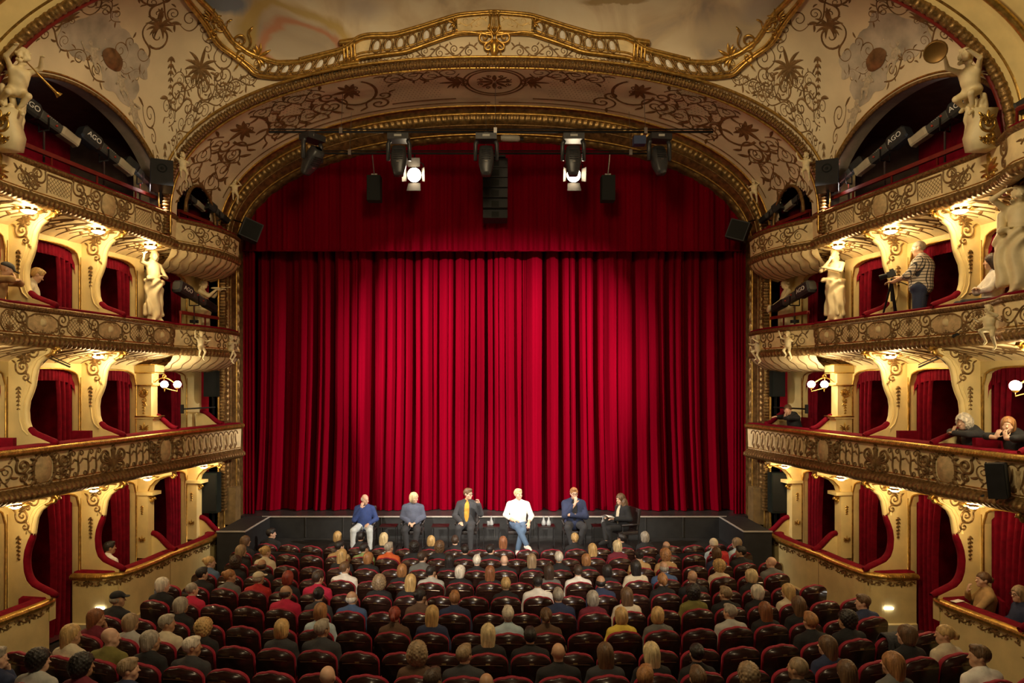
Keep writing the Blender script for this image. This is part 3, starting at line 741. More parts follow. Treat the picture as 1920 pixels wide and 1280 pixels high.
    for e in (-1, 1): o += place(cscroll(.42, .12), tc_+e*.2, zm-.05, .1*e, e)+place([(spiral(0, 0, .11, PI/2, 1.6, 1), .03)], tc_+e*.12, zm-.16, 0, e)
    inlay(b, o, mp, .035); b.build('volute_console', BROWN, t)
    b = MB(sx); o = []
    for s0 in (11.62, 11.82, 12.02, 12.2, 13.05, 13.22, 13.4, 13.58):
        tt = t_at(S, s0); o += place([(bez((-.05, -.2), (.10, -.12), (-.10, .1), (.04, .2)), taper(.045)), (spiral(.06, .17, .06, PI, 1.2, -1), .018), (spiral(-.06, -.17, .06, 0, 1.2, -1), .018), leaf(.02, 0, .6, .12), leaf(-.01, .04, 2.6, .11)], tt, zm)
    for s0, L_ in ((10.3, .45), (11.45, .3), (13.75, .25)): o += place(rinceau(L_, .42, 2, .02), t_at(S, s0)-L_/2, zm)
    o += [([(t_at(S, 10.0), zz) for zz in (z0, zm, z1)], .03)]
    inlay(b, o, mp, .025); b.build('scroll_ornament', BROWN, t)
    for a0, a1 in ((14.62, 16.7), (8.5, 10.15)):
        n = int((a1-a0)/.19)
        for i in range(n):
            tt = t_at(S, a0+(i+.5)*(a1-a0)/n)
            relief_baluster(mp, tt, z0+.02, z1-.10, sx, .075).build('baluster', TAN, t)
        b = MB(sx); o = []
        for i in range(n+1):
            tt = t_at(S, a0+i*(a1-a0)/n); o.append(([(tt+.095*math.cos(a), z1-.10+.085*math.sin(a)) for a in [PI*k/10 for k in range(11)]], .026)); o.append(leaf(tt, z1-.08, -PI/2, .3, .13)); o += [leaf(tt, z0+.03, PI/2+k, .12, .4) for k in (-.6, 0, .6)]
        inlay(b, o, mp, .02); b.build('little_arches', BROWN, t)
    # ---- second tier
    su2 = [(7.6, 1.25), (9.2, 1.25), (9.7, 1.18), (10.05, .95), (10.4, .82), (10.8, .8)]+[(s, .8) for s in (11.5, 12.5, 13.5, 14.3)]+[(14.5, .72)]
    pro2 = [(14.5, .70), (14.75, .80), (15.1, .92), (15.5, 1.0), (15.9, 1.02), (16.3, .96), (16.75, .84)]
    t, S, mp = front(2, su2, 'second-tier balcony front with gilt lattice panels and cartouches, '+fs)
    z0, z1 = BOTZ[2]+.19, RAILZ[2]-.11; zm = (z0+z1)/2; H = z1-z0
    b = MB(sx); o = []; fr = MB(sx)
    for sc, w_ in ((11.08, .56), (12.57, .54), (14.0, .46)):
        tc_ = t_at(S, sc); medal(mp, tc_, zm, w_, H*.86, .015, sx, sq=.5).build('cartouche', TAN, t)
        medal(mp, tc_, zm+.02, .15, .15, .05, sx).build('rosette', CREAMD, t)
        o += place(panel_frame(w_*1.05, H*.92, .026), tc_, zm)+place(palmette(.10, 5), tc_, zm-.17)+place(rinceau(.34, .14, 2, .012), tc_-.17, zm-.12)+place(rinceau(.3, .1, 2, .012), tc_-.15, zm+.12)
        for e in (-1, 1): o += place(cscroll(.34, .10), tc_+e*(w_/2+.12), zm, 0, -e)+place(cscroll(.2, .10), tc_+e*(w_/2+.05), zm-.12, 1, e)
    for sc, w_ in ((10.45, .44), (11.84, .50), (13.3, .46)):
        tc_ = t_at(S, sc); fr2 = MB(sx); inlay(fr2, place(lattice(w_, H*.86), tc_, zm), mp, .006); fr2.build('lattice_panel', DGOLD, t)
        o += place(palmette(.13, 7), tc_, z0+.03)+place(palmette(.11, 7), tc_, z1-.02, PI)+place(panel_frame(w_*1.02, H*.95, .016), tc_, zm)
    for e in (14.35,): o += place(cscroll(.3, .1), t_at(S, e), zm)
    o += place(rinceau(1.2, .34, 4, .02), t_at(S, 8.6, 1.25), zm)
    inlay(b, o, mp, .022); b.build('scroll_ornament', BROWN, t)
    t, S, mp = front(2, pro2, 'bowed second-tier stage-box front with two plaster cherubs, '+fs, 'stage_box_front'); Lh = S[2][-1]
    b = MB(sx); inlay(b, place(rinceau(.7, .36, 3, .022), Lh*.08, zm)+place(cscroll(.36, .1), Lh*.52, zm)+place(cscroll(.36, .1), Lh*.62, zm, 0, -1)+place(rinceau(.5, .3, 2, .02), Lh*.76, zm), mp, .022); b.build('scroll_ornament', BROWN, t)
    b = MB(sx); R, Nn, Ls = S
    b.grid([[(R[i][0]+Nn[i][0]*d, R[i][1]+Nn[i][1]*d, z) for d, z in ((.06, BOTZ[2]), (-.05, BOTZ[2]-.14), (-.25, BOTZ[2]-.26), (-.6, BOTZ[2]-.34))] for i in range(len(R))]); bw = b.build('bowl_soffit', CREAMD, t)
    b = MB(sx); o = []
    for i in range(9): o.append(([(Lh*(i+.5)/9+.04*math.sin(k), k*.1) for k in range(11)], lambda q: .03*(1-.6*q)))
    def bowlmap(S, zb):
        R, Nn, Ls = S
        dr = .34 if zb < 6 else .42; K = (0, .33, .67, 1)
        def f(x, y, off):
            d = float(np.interp(y, K, (.06, -.05, -.25, -.6)))+off*.5; z = zb+float(np.interp(y, K, (0, -.14 if zb < 6 else -.16, -.26 if zb < 6 else -.30, -dr)))-off
            return Vector((float(np.interp(x, Ls, R[:, 0])+np.interp(x, Ls, Nn[:, 0])*d), float(np.interp(x, Ls, R[:, 1])+np.interp(x, Ls, Nn[:, 1])*d), z))
        return f
    inlay(b, o, bowlmap(S, BOTZ[2]), .012, .012); b.build('shell_ribs', BROWN, bw)
    # ---- top tier
    t, S, mp = front(3, [(7.6, 1.3), (9.0, 1.3), (9.55, 1.22), (9.9, 1.0), (10.3, .83), (10.7, .8)]+[(s, .8) for s in (11.5, 12.5, 13.5, 14.3)]+[(14.5, .75)], 'top-tier balcony front with scrollwork, lattice and a gilt leaf, '+fs)
    z0, z1 = BOTZ[3]+.19, RAILZ[3]-.11; zm = (z0+z1)/2; H = z1-z0
    b = MB(sx); o = []
    for sc, w_ in ((11.4, .5), (13.45, .46)):
        tc_ = t_at(S, sc); f2 = MB(sx); inlay(f2, place(lattice(w_, H*.8), tc_, zm), mp, .006); f2.build('lattice_panel', DGOLD, t)
        o += [([(tc_-w_/2, z1-.03), (tc_, z1-.03), (tc_+w_/2, z1-.03)], .035), ([(tc_-w_/2, z0+.03), (tc_-w_/2, zm), (tc_-w_/2, z1-.03)], .014), ([(tc_+w_/2, z0+.03), (tc_+w_/2, zm), (tc_+w_/2, z1-.03)], .014)]
        for e in (-1, 1): o += place(cscroll(.38, .11), tc_+e*(w_/2+.2), zm, .2*e, e)+place(rinceau(.3, .3, 2, .018), tc_+e*(w_/2+.35)-.15, zm-.02)
    tc_ = t_at(S, 12.52); medal(mp, tc_, zm, .34, .38, .05, sx).build('cartouche', TAN, t); o += place(panel_frame(.38, .42, .03), tc_, zm)
    for e in (-1, 1): o += place(cscroll(.36, .12), tc_+e*.32, zm, 0, -e)
    o += place(rinceau(1.0, .32, 3, .02), t_at(S, 8.4, 1.3), zm)+place(cscroll(.4, .1), t_at(S, 9.8, 1.1), zm)+place(rinceau(.4, .3, 2, .02), t_at(S, 10.55), zm)+place(cscroll(.36, .1), t_at(S, 14.2), zm)
    inlay(b, o, mp, .022); b.build('scroll_ornament', BROWN, t)
    b = MB(sx); inlay(b, place(palmette(.30, 7, .26, 2.4), t_at(S, 10.2, .9), z0+.06), mp, .05); b.build('gilt_leaf', GOLD, t)
    pro3 = [(14.55, .62), (14.8, .74), (15.2, .90), (15.6, .99), (16.0, 1.0), (16.4, .95), (16.75, .85)]
    t, S, mp = front(3, pro3, 'bowed top-tier stage-box front with scalloped shell underside, '+fs, 'stage_box_front'); Lh = S[2][-1]
    b = MB(sx); inlay(b, place(rinceau(Lh*.8, .34, 5, .022), Lh*.1, zm)+place(cscroll(.36, .12), Lh*.3, zm)+place(cscroll(.36, .12), Lh*.65, zm, 0, -1), mp, .025); b.build('scroll_ornament', BROWN, t)
    b = MB(sx); R, Nn, Ls = S
    b.grid([[(R[i][0]+Nn[i][0]*d, R[i][1]+Nn[i][1]*d, z) for d, z in ((.06, BOTZ[3]), (-.05, BOTZ[3]-.16), (-.25, BOTZ[3]-.30), (-.6, BOTZ[3]-.42))] for i in range(len(R))]); bw = b.build('bowl_soffit', CREAMD, t)
    b = MB(sx); o = []
    for i in range(10): o.append(([(Lh*(i+.5)/10+.04*math.sin(k), k*.1) for k in range(11)], lambda q: .035*(1-.6*q)))
    inlay(b, o, bowlmap(S, BOTZ[3]), .016, .016); b.build('shell_ribs', BROWN, bw)

    # ---- stalls-level box fronts: plain cream walls with a gilt rail and festoon
    def low_front(su, label):
        S = strip(su, .045); R, Nn, Ls = S; p0 = sp(su[len(su)//2][0], .8, 0); t = thing('stalls_box_front', label, 'balcony', (sx*p0.x, p0.y, -.15))
        b = MB(sx); sweep(b, S, [(.03, -.22), (.03, .12), (0, .14), (0, 1.0)]); b.build('wall_panel', CREAM, t, False)
        b = MB(sx); sweep(b, S, [(.035, -.22), (.035, .10), (.02, .125)]); b.build('skirting', mat('grey_skirting', (.36,.32,.22), .6, var=.1), t)
        b = MB(sx); sweep(b, strip(su, .014), [(0, .93), (.04, .94), (.08, .975), (.085, 1.02), (.05, 1.05), (-.06, 1.055)], lambda l, k: (.006*math.sin(l*2*PI/.04+k) if 1 <= k <= 3 else 0)); b.build('gilt_rail', GOLD, t)
        b = MB(sx); mp = face_map(S, lambda v: 0.); o = []; n = max(1, int(Ls[-1]/.55)); sg = Ls[-1]/n
        for i in range(n): o += place(rinceau(sg*.9, .10, 4, .02), i*sg+.05*sg, .865)+place(palmette(.11, 5, .35), (i+.5)*sg, .90, PI)
        inlay(b, o, mp, .02); b.build('gilt_festoon', DGOLD, t)
        b = MB(sx); sweep(b, S, [(-.03, 1.05), (-.05, 1.075), (-.2, 1.075), (-.26, 1.05), (-.27, .2)]); b.build('velvet_rail_cushion', RED, t)
        return t
    low_front([(7.6, .75), (9.0, .75), (10.2, .75), (11.0, .78), (11.3, .76), (11.42, .62), (11.45, .3)], 'cream gilt-railed stalls-box wall, beyond the doorway from the stage, '+fs)
    low_front([(12.62, .0), (12.65, .3), (12.70, .62), (12.88, .80), (13.2, .84), (13.8, .84), (14.3, .80)], 'rounded cream stalls-box wall between doorway and stage box, '+fs)
    low_front([(14.31, .80), (14.9, .84), (15.5, .84), (16.0, .78), (16.3, .6)], 'cream stalls-box wall with gilt rail touching the stage wing, '+fs)
    # step light in the wall
    p = sp(12.74, .66, .42); p = Vector((sx*(p.x), p.y, p.z))
    b = MB(); b.box((sx*(sp(12.72, .52, 0).x), sp(12.72, .52, 0).y-.045, .42), (.16, .03, .035)); tag(b.build('step_light', mat('lit_step_light', (1,.95,.85), emit=9), smooth=False), 'small lit step light in the rounded cream wall, '+fs, 'lamp')

    # ---- box partitions
    prof = [(.78, 0), (.78, .035), (.60, .075), (.44, .11), (.34, .165), (.29, .25), (.275, .36), (.30, .46), (.37, .55), (.41, .62), (.43, .70), (.46, .78), (.54, .86), (.66, .91), (.76, .935), (.80, .97)]
    for L in (0, 1, 2):
        zr = RAILZ[L]; zt = BOTZ[L+1] if L else 2.74; H = zt-zr
        for i, s in enumerate(PIER[1:4]):
            top = [(.78, 1.02), (.0, 1.02)]
            poly = [(0, -.35)]+[(.78, -.35)]+prof+top
            b = MB(sx); F = lambda ds: (lambda u, v: sp(s+ds, u, zr+v*H if v > 0 else zr+v))
            where = ('beside the caryatid bay' if i == 2 else 'in the middle of the row') if L else ('beside the doorway to the stalls')
            t = thing('box_partition', f'cream curved box partition with gilt scroll, {TIERN[L]}, '+('nearest to the stage' if i == 2 else 'second from the stage' if i == 1 else 'third from the stage')+', '+fs, 'partition', sp(s, .3, zr)*1)
            t.location.x *= sx
            b.prism(poly, F(-.06), F(.06)); sharp(b.build('panel', CREAM, t))
            b = MB(sx)
            for ds in (-.065,): b.tube([sp(s+ds, u-.07, zr+v*H) for u, v in prof[3 if L else 9:]], .012, 5)
            b.tube([sp(s-.0, u+.005, zr+v*H) for u, v in prof[3:-2]], .05, 8); b.build('moulded_edge', CREAM, t)
            b = MB(sx); top_i = 10 if L == 0 else 5
            P = [(.86, .02)]+prof[1:top_i]; P = smoothpts([(u, v*H) for u, v in P], 26); b.tube([sp(s, u+.01, zr+v+.015) for u, v in P], (lambda i: (.058 if L else .064)*(1-.5*max(0, (i-23)/4)-.35*max(0, (2-i)/2))), 10); b.build('velvet_armrest', RED, t)
            b = MB(sx); mpf = lambda x, y, o: sp(s-.062-o, x, y)
            zz = zr+H
            o = place(cscroll(.34, .13), .30, zz-.36*H/1.4, .3)+place(cscroll(.3, .13), .42, zz-.14, -.5, -1)+place(palmette(.2, 7, .25), .33, zz-.22, .5)+place(drop(.42, 6), .20, zz-.56*H/1.4)+[(bez((.05, zz-.10), (.2, zz-.25), (.35, zz-.02), (.74, zz-.06)), taper(.05))]
            inlay(b, o, mpf, .025); b.build('scroll_ornament', DGOLD, t)
            b = MB(sx); b.tube([sp(s, .80+.10*math.cos(a)*(1-a/9), zz-.07+.09*math.sin(a)*(1-a/9)) for a in [k*.45 for k in range(16)]], .035, 7)
            b.tube([sp(s, u+.02, zr+v*H) for u, v in prof[-6:]], .03, 7); b.build('gilt_console', GOLD, t)
    # ---- curtains in the box openings
    for L in (0, 1, 2):
        top = (BOTZ[L+1]-.24 if L else 2.66); zf = RAILZ[L]-.85 if L else -.10
        for i in range(1, 5):
            s0, s1 = (PIER[i]+.13, PIER[i+1]-.13) if i < 4 else (PIER[4]+.2, 16.0)
            pos = ('in the stage box', '', '', '')[4-i] if i == 4 else ('', 'three boxes from the stage box', 'two boxes from the stage box', 'next to the stage box')[i]
            p = sp(s1, -.1, zf); t = thing('box_curtain', f'red curtain {pos}, {TIERN[L]}, {fs}', 'curtain', (sx*p.x, p.y, zf))
            W = .40 if L else (1.0 if i == 1 else .55)
            b = MB(sx); rows = []
            for k in range(60):
                f = k/59; rows.append([sp(s1-.02-W*f*(1-.35*v*(1-v)*2), -.12-.05*math.sin(f*W*48)-.01*math.sin(f*W*90), zf+(top-.08-zf)*v) for v in (0, .2, .4, .6, .8, 1)])
            b.grid(rows); b.build('drape', RED, t)
            if L:
                b = MB(sx); rows = []; z0 = top-.40; n = 90
                for k in range(n+1):
                    x = 2*k/n-1; za = z0+.30*(1-abs(x)**3.2)**(1/3.2); s = s0+(s1-s0)*k/n
                    rows.append([sp(s, -.09-.018*math.sin(k*1.1)*(1-v*.5), za+.02-(.23)*(1-v)) for v in (0, .5, 1)])
                b.grid(rows); b.build('pelmet', RED, t)
    # ---- lamps under the balconies
    for s, od in ((11.0, 'third'), (12.48, 'second'), (13.88, 'first')): soffit_lamp(sx, s, .66, 7.33, .115, f'shell lamp under the top tier, {od} from the stage, {fs}', 'shell lamps under the top tier', 19)
    soffit_lamp(sx, 12.55, .60, 5.07, .10, 'single glowing shell lamp under the second-tier balcony, '+fs, None, 20)
    soffit_lamp(sx, 9.6, .7, 5.05, .10, 'glowing shell lamp under the projecting second-tier bay, '+fs, None, 16)
    for s, od in ((10.8, 'fourth'), (12.42, 'third'), (13.85, 'second'), (15.75, 'first')): soffit_lamp(sx, s, .62, 2.66, .085, f'round lamp under the first tier, {od} from the stage, {fs}', 'lamps under the first tier', 11)
    # ---- first-tier pilasters with twin-globe wall lamps
    for s, nm in ((PIER[4], 'beside the stage box'), (PIER[1]+.05, 'at the projecting bay')):
        zr = RAILZ[1]; p = sp(s, .2, zr); t = thing('pilaster', f'cream first-tier pilaster with gilt capital {nm}, {fs}', 'pilaster', (sx*p.x, p.y, zr))
        b = MB(sx)
        for w_, u1, za, zb_ in ((.26, .40, zr-.3, zr+.28), (.30, .44, zr+.28, zr+.33), (.20, .34, zr+.33, zr+.98), (.26, .40, zr+.98, zr+1.03), (.22, .36, zr+1.03, zr+1.22), (.30, .46, zr+1.22, zr+1.42)):
            b.prism([(s-w_/2, 0), (s+w_/2, 0), (s+w_/2, u1), (s-w_/2, u1)], lambda a, u, z=za: sp(a, u, z), lambda a, u, z=zb_: sp(a, u, z))
        b.build('shaft', CREAM, t, False)
        b = MB(sx); mpf = lambda x, y, o: sp(s-.10-o, x, y)
        inlay(b, place(palmette(.16, 7), .17, zr+.78)+place(cscroll(.3, .12), .17, zr+.75)+place(drop(.3, 5), .17, zr+.66), mpf, .02)
        mpb = lambda x, y, o: sp(s-.13-o, x, y)
        inlay(b, place(palmette(.16, 7), .2, zr+.05), mpb, .02)
        for z in (zr+.33, zr+.98, zr+1.24, zr+1.41): b.prism([(s-.16, 0), (s+.16, 0), (s+.16, .47), (s-.16, .47)], lambda a, u: sp(a, u, z-.012), lambda a, u: sp(a, u, z+.012))
        b.build('gilt_capital', GOLD, t)
        z = zr+1.02
        pl = sp(s, .45, z); t = thing('wall_lamp', f'gilt lamp with two glowing globes {nm}, {fs}', 'lamp', (sx*pl.x, pl.y, z))
        g = [sp(s-.12, .66, z-.02), sp(s+.02, .86, z-.02)]
        b = MB(sx); b.tube([sp(s-.05, .38+.45*k/8, z+.02+.10*math.sin(k/8*PI)) for k in range(9)], .012, 6)
        for q in g:
            b.tube([sp(s-.05, .60, z+.10), sp(s-.05, .62, z-.10), (q.x, q.y, z-.17), (q.x, q.y, z-.085)], .010, 6); b.lathe([(.012, -.10), (.045, -.075), (.05, -.06)], q, 10)
        b.tube([sp(s-.05, .60+.05*math.cos(a)*(1-a/9), z+.14+.05*math.sin(a)*(1-a/9)) for a in [k*.5 for k in range(14)]], .012, 6)
        b.build('bracket', GOLD, t)
        for q in g:
            b = MB(sx); b.lathe([(.075*math.sin(PI*k/10)+.001, -.075*math.cos(PI*k/10)) for k in range(11)], q, 14); b.build('globe', mat('glowing_globe_glass', (1,.9,.7), .3, emit=30, ecol=(1,.86,.58)), t)
            light('POINT', 'globe_light', (sx*q.x-sx*.10, q.y-.1, q.z), 16, (1, .8, .5), .06)
    # level-0 pilasters with console capitals next to the stage box
    for s in (PIER[4], 16.12):
        zr = RAILZ[0]; p = sp(s, .2, zr); t = thing('pilaster', f'cream stalls-level pilaster with gilt console capital {"next to the stage" if s > 15 else "beside the stage box"}, {fs}', 'pilaster', (sx*p.x, p.y, 0))
        b = MB(sx)
        b.prism([(s-.10, 0), (s+.10, 0), (s+.10, .26), (s-.10, .26)], lambda a, u: sp(a, u, .9), lambda a, u: sp(a, u, 2.25)); b.prism([(s-.14, 0), (s+.14, 0), (s+.14, .40), (s-.14, .40)], lambda a, u: sp(a, u, 2.22), lambda a, u: sp(a, u, 2.29))
        b.prism([(s-.1, 0), (s-.1, .28), (s-.1, .34), (s-.1, .5), (s-.1, .78), (s-.1, .78), (s-.1, 0)], lambda a, u: sp(a, u, 2.29), lambda a, u: sp(a+.2, u, 2.29)) if False else None
        b.prism([(0, 2.29), (.26, 2.29), (.30, 2.40), (.42, 2.52), (.62, 2.60), (.80, 2.63), (.80, 2.74), (0, 2.74)], lambda u, z: sp(s-.08, u, z), lambda u, z: sp(s+.08, u, z))
        b.build('shaft', CREAM, t, False)
        b = MB(sx)
        for r0, zz, u0 in ((.07, 2.12, .30), (.06, 2.62, .80)): b.tube([sp(s-.02, u0+r0*math.cos(a)*(1-a/10), zz+r0*math.sin(a)*(1-a/10)) for a in [k*.5 for k in range(16)]], .028, 7)
        mpf = lambda x, y, o: sp(s-.102-o, x, y)
        inlay(b, place(palmette(.12, 7), .13, zr+.22)+place(drop(.2, 4), .13, 2.0), mpf, .02); b.tube([sp(s-.085, u, z) for u, z in ((.26, 2.31), (.31, 2.41), (.43, 2.53), (.62, 2.61), (.8, 2.64))], .014, 6)
        b.build('gilt_console', GOLD, t)
        b = MB(sx); b.tube([sp(s+.05, .26+.55*k/8, zr+.36-.34*(1-math.cos(PI*k/8))/2) for k in range(9)], .06, 8); b.build('velvet_armrest', RED, t)
        b = MB(sx); b.prism([(.2, zr-.2), (.80, zr-.2), (.80, zr), (.6, zr+.05), (.5, zr+.14), (.4, zr+.25), (.26, zr+.32), (.2, zr+.32)], lambda u, z: sp(s+.02, u, z), lambda u, z: sp(s+.09, u, z)); b.build('side_panel', CREAM, t, False)
    # first-tier velvet arm at the stage box
    for s in (PIER[4]+.12, 16.25):
        zr = RAILZ[1]; p = sp(s, .5, zr); t = thing('velvet_arm', f'red velvet box arm {"against the proscenium" if s > 15 else "beside the stage-box pilaster"}, first tier, {fs}', 'armrest', (sx*p.x, p.y, zr))
        b = MB(sx); b.tube([sp(s, .22+.58*k/8, zr+.36-.30*(1-math.cos(PI*k/8))/2) for k in range(9)], .055, 8); b.build('pad', RED, t)
        b = MB(sx); b.prism([(.1, zr-.2), (.78, zr-.2), (.78, zr+.02), (.6, zr+.08), (.5, zr+.17), (.4, zr+.27), (.2, zr+.32), (.1, zr+.32)], lambda u, z: sp(s-.03, u, z), lambda u, z: sp(s+.03, u, z)); b.build('side_panel', CREAM, t, False)
# ------------------------------------------------------------------ figures
def rotm(yaw=0, pitch=0, roll=0): return Matrix.Rotation(yaw, 3, 'Z') @ Matrix.Rotation(pitch, 3, 'X') @ Matrix.Rotation(roll, 3, 'Y')
SEAT = dict(pel=(0, 0, .55), chest=(0, -.05, .90), neck=(0, -.045, 1.055), head=(0, .0, 1.195), hr=(0, 0, 0), sw=.185,
            elR=(.25, -.02, .74), elL=(-.25, -.02, .74), wrR=(.17, .22, .66), wrL=(-.17, .22, .66), hdR=(-.3, 1, -.15), hdL=(.3, 1, -.15), hnR=(0, 0, -1), hnL=(0, 0, -1),
            knR=(.12, .43, .53), knL=(-.12, .43, .53), anR=(.12, .40, .10), anL=(-.12, .40, .10), ftR=(0, 1, -.15), ftL=(0, 1, -.15), fat=1., hs=1., curl=.6)
def pose(**k): d = dict(SEAT); d.update(k); return d
def V3(p): return np.array(p, float)
def head_prims(S, J, face=True):
    R = np.array(rotm(*J['hr'])); c = V3(J['head']); g = J['hs']
    w = lambda x, y, z: c+R @ (np.array((x, y, z))*g)
    S.ell(w(0, -.012, .025), np.array((.074, .093, .088))*g, R, .02); S.ell(w(0, .028, -.045), np.array((.056, .060, .072))*g, R, .03)
    S.ell(w(0, .062, -.094), .026*g, None, .03)
    if face:
        S.cap(w(0, .088, .008), w(0, .108, -.028), .009*g, .0145*g, .012); S.ell(w(0, .082, .028), np.array((.045, .016, .012))*g, R, .015)
        for e in (-1, 1):
            S.cut(w(e*.03, .100, .006), np.array((.019, .016, .012))*g, R, .012); S.ell(w(e*.030, .078, .004), .015*g, None, .006)
            S.ell(w(e*.075, -.004, -.010), np.array((.011, .022, .032))*g, R, .008); S.ell(w(e*.042, .055, -.03), .024*g, None, .025)
        S.ell(w(0, .088, -.062), np.array((.022, .010, .007))*g, R, .008); S.ell(w(0, .086, -.073), np.array((.018, .010, .007))*g, R, .008)
def hand_prims(S, wr, d, n, f=1., curl=.6):
    wr, d, n = V3(wr), V3(d), V3(n); d /= np.linalg.norm(d); n = n-d*(n @ d); n /= np.linalg.norm(n)+1e-9; s = np.cross(d, n)
    R = np.stack([s, d, n], 1)
    S.ell(wr+d*.05*f, np.array((.040, .052, .017))*f, R, .015)
    for k, (o, l) in enumerate(((-.030, .060), (-.010, .070), (.010, .066), (.029, .052))):
        b = wr+d*.085*f+s*o*f; m = b+(d*math.cos(curl*.5)+n*math.sin(curl*.5))*l*.55*f; t = m+(d*math.cos(curl*1.5)+n*math.sin(curl*1.5))*l*.5*f
        S.cap(b, m, .0095*f, .009*f, .006); S.cap(m, t, .009*f, .0075*f, .005)
    for sg in ((-1,) if True else (1,)):
        b = wr+d*.03*f+s*(-.034)*f; m = b+(d*.6+s*-.75+n*.4)*.035*f; t = m+(d*.85-s*.2+n*.4)*.033*f
        S.cap(b, m, .013*f, .011*f, .01); S.cap(m, t, .0105*f, .009*f, .005)
def torso_prims(S, J, g=0.):
    f = J['fat']; p, c, n = V3(J['pel']), V3(J['chest']), V3(J['neck'])
    S.ell(p, (.165*f+g, .125*f+g, .12+g), None, .05); S.cap(p+V3((0, -.01, .05)), c-V3((0, 0, .04)), .125*f+g, .135*f+g, .06)
    S.ell(p*.45+c*.55+V3((0, .03, 0)), (.14*f+g, .12*f+g, .15+g), None, .06); S.ell(c, (.168*f+g, .115*f+g, .155+g), None, .06)
    for e in (-1, 1):
        sh = c+V3((e*J['sw']*.93, 0, .062)); S.cap(c+V3((0, -.01, .13)), sh, .045+g, .052+g, .05)
def arm_prims(S, J, g=0., upto=1., which='RL'):
    c = V3(J['chest']); f = .5+.5*J['fat']
    for k in which:
        e = 1 if k == 'R' else -1; sh = c+V3((e*J['sw']*.93, 0, .062)); el, wr = V3(J['el'+k]), V3(J['wr'+k])
        S.cap(sh, el, .054*f+g, .042*f+g, .03); 
        if upto > 0: S.cap(el, el+(wr-el)*upto, .043*f+g, (.043+(.029-.043)*upto)*f+g, .02)
def leg_prims(S, J, g=0., upto=1.):
    p = V3(J['pel']); f = .5+.5*J['fat']
    for k in 'RL':
        e = 1 if k == 'R' else -1; h = p+V3((e*.09, 0, -.02)); kn, an = V3(J['kn'+k]), V3(J['an'+k])
        S.cap(h, kn, .088*f+g, .060*f+g, .03); S.cap(kn, kn+(an-kn)*upto, .060*f+g, .040*f+g, .02)
def foot_prims(S, J, g=0.):
    for k in 'RL':
        an = V3(J['an'+k]); d = V3(J['ft'+k]); d /= np.linalg.norm(d); h = an-V3((0, 0, .045))-d*.03
        S.cap(h, h+d*.12, .038+g, .036+g, .02); S.cap(h+d*.12-V3((0, 0, .004)), h+d*.19-V3((0, 0, .01)), .036+g, .026+g, .02)
def body_sdf(J, face=True, hands=True):
    S = SDF(); torso_prims(S, J); S.cap(J['neck'], V3(J['head'])-V3((0, .01, .05)), .054, .050, .03); head_prims(S, J, face)
    arm_prims(S, J); leg_prims(S, J); foot_prims(S, J)
    if hands:
        for k in 'RL': hand_prims(S, J['wr'+k], J['hd'+k], J['hn'+k], 1., J.get('curl'+k, J['curl']))
    return S
def top_sdf(J, g=.014, sleeve=.95, neck=True, vneck=None):
    S = SDF(); torso_prims(S, J, g); arm_prims(S, J, g, sleeve)
    if neck: S.cap(V3(J['neck'])-V3((0, 0, .02)), V3(J['neck'])+V3((0, .008, .02)), .066+g*.3, .060, .02)
    if vneck is not None: S.cut(V3(J['chest'])+V3((vneck[0], .15, vneck[1])), vneck[2], None, .012)
    return S
def trouser_sdf(J, g=.012, upto=.96): 
    S = SDF(); p = V3(J['pel']); f = J['fat']; S.ell(p, (.170*f+g, .128*f+g, .118+g), None, .05); leg_prims(S, J, g, upto); return S
def shoe_sdf(J): S = SDF(); foot_prims(S, J, .012); return S
HAIRM = {}
def hairmat(c):
    if c not in HAIRM:
        cols = dict(black=(.016,.012,.010), dark=(.045,.026,.016), brown=(.115,.062,.028), auburn=(.20,.075,.028), red=(.22,.035,.018), ginger=(.30,.14,.05), blonde=(.48,.31,.12), light=(.58,.45,.24), white=(.62,.56,.45), grey=(.30,.26,.20), ash=(.26,.18,.10))
        HAIRM[c] = mat('hair_'+c, cols[c], .5, var=.45, vs=30, bump=.6, bs=60, stretch=(1, 1, .15), sheen=.2)
    return HAIRM[c]
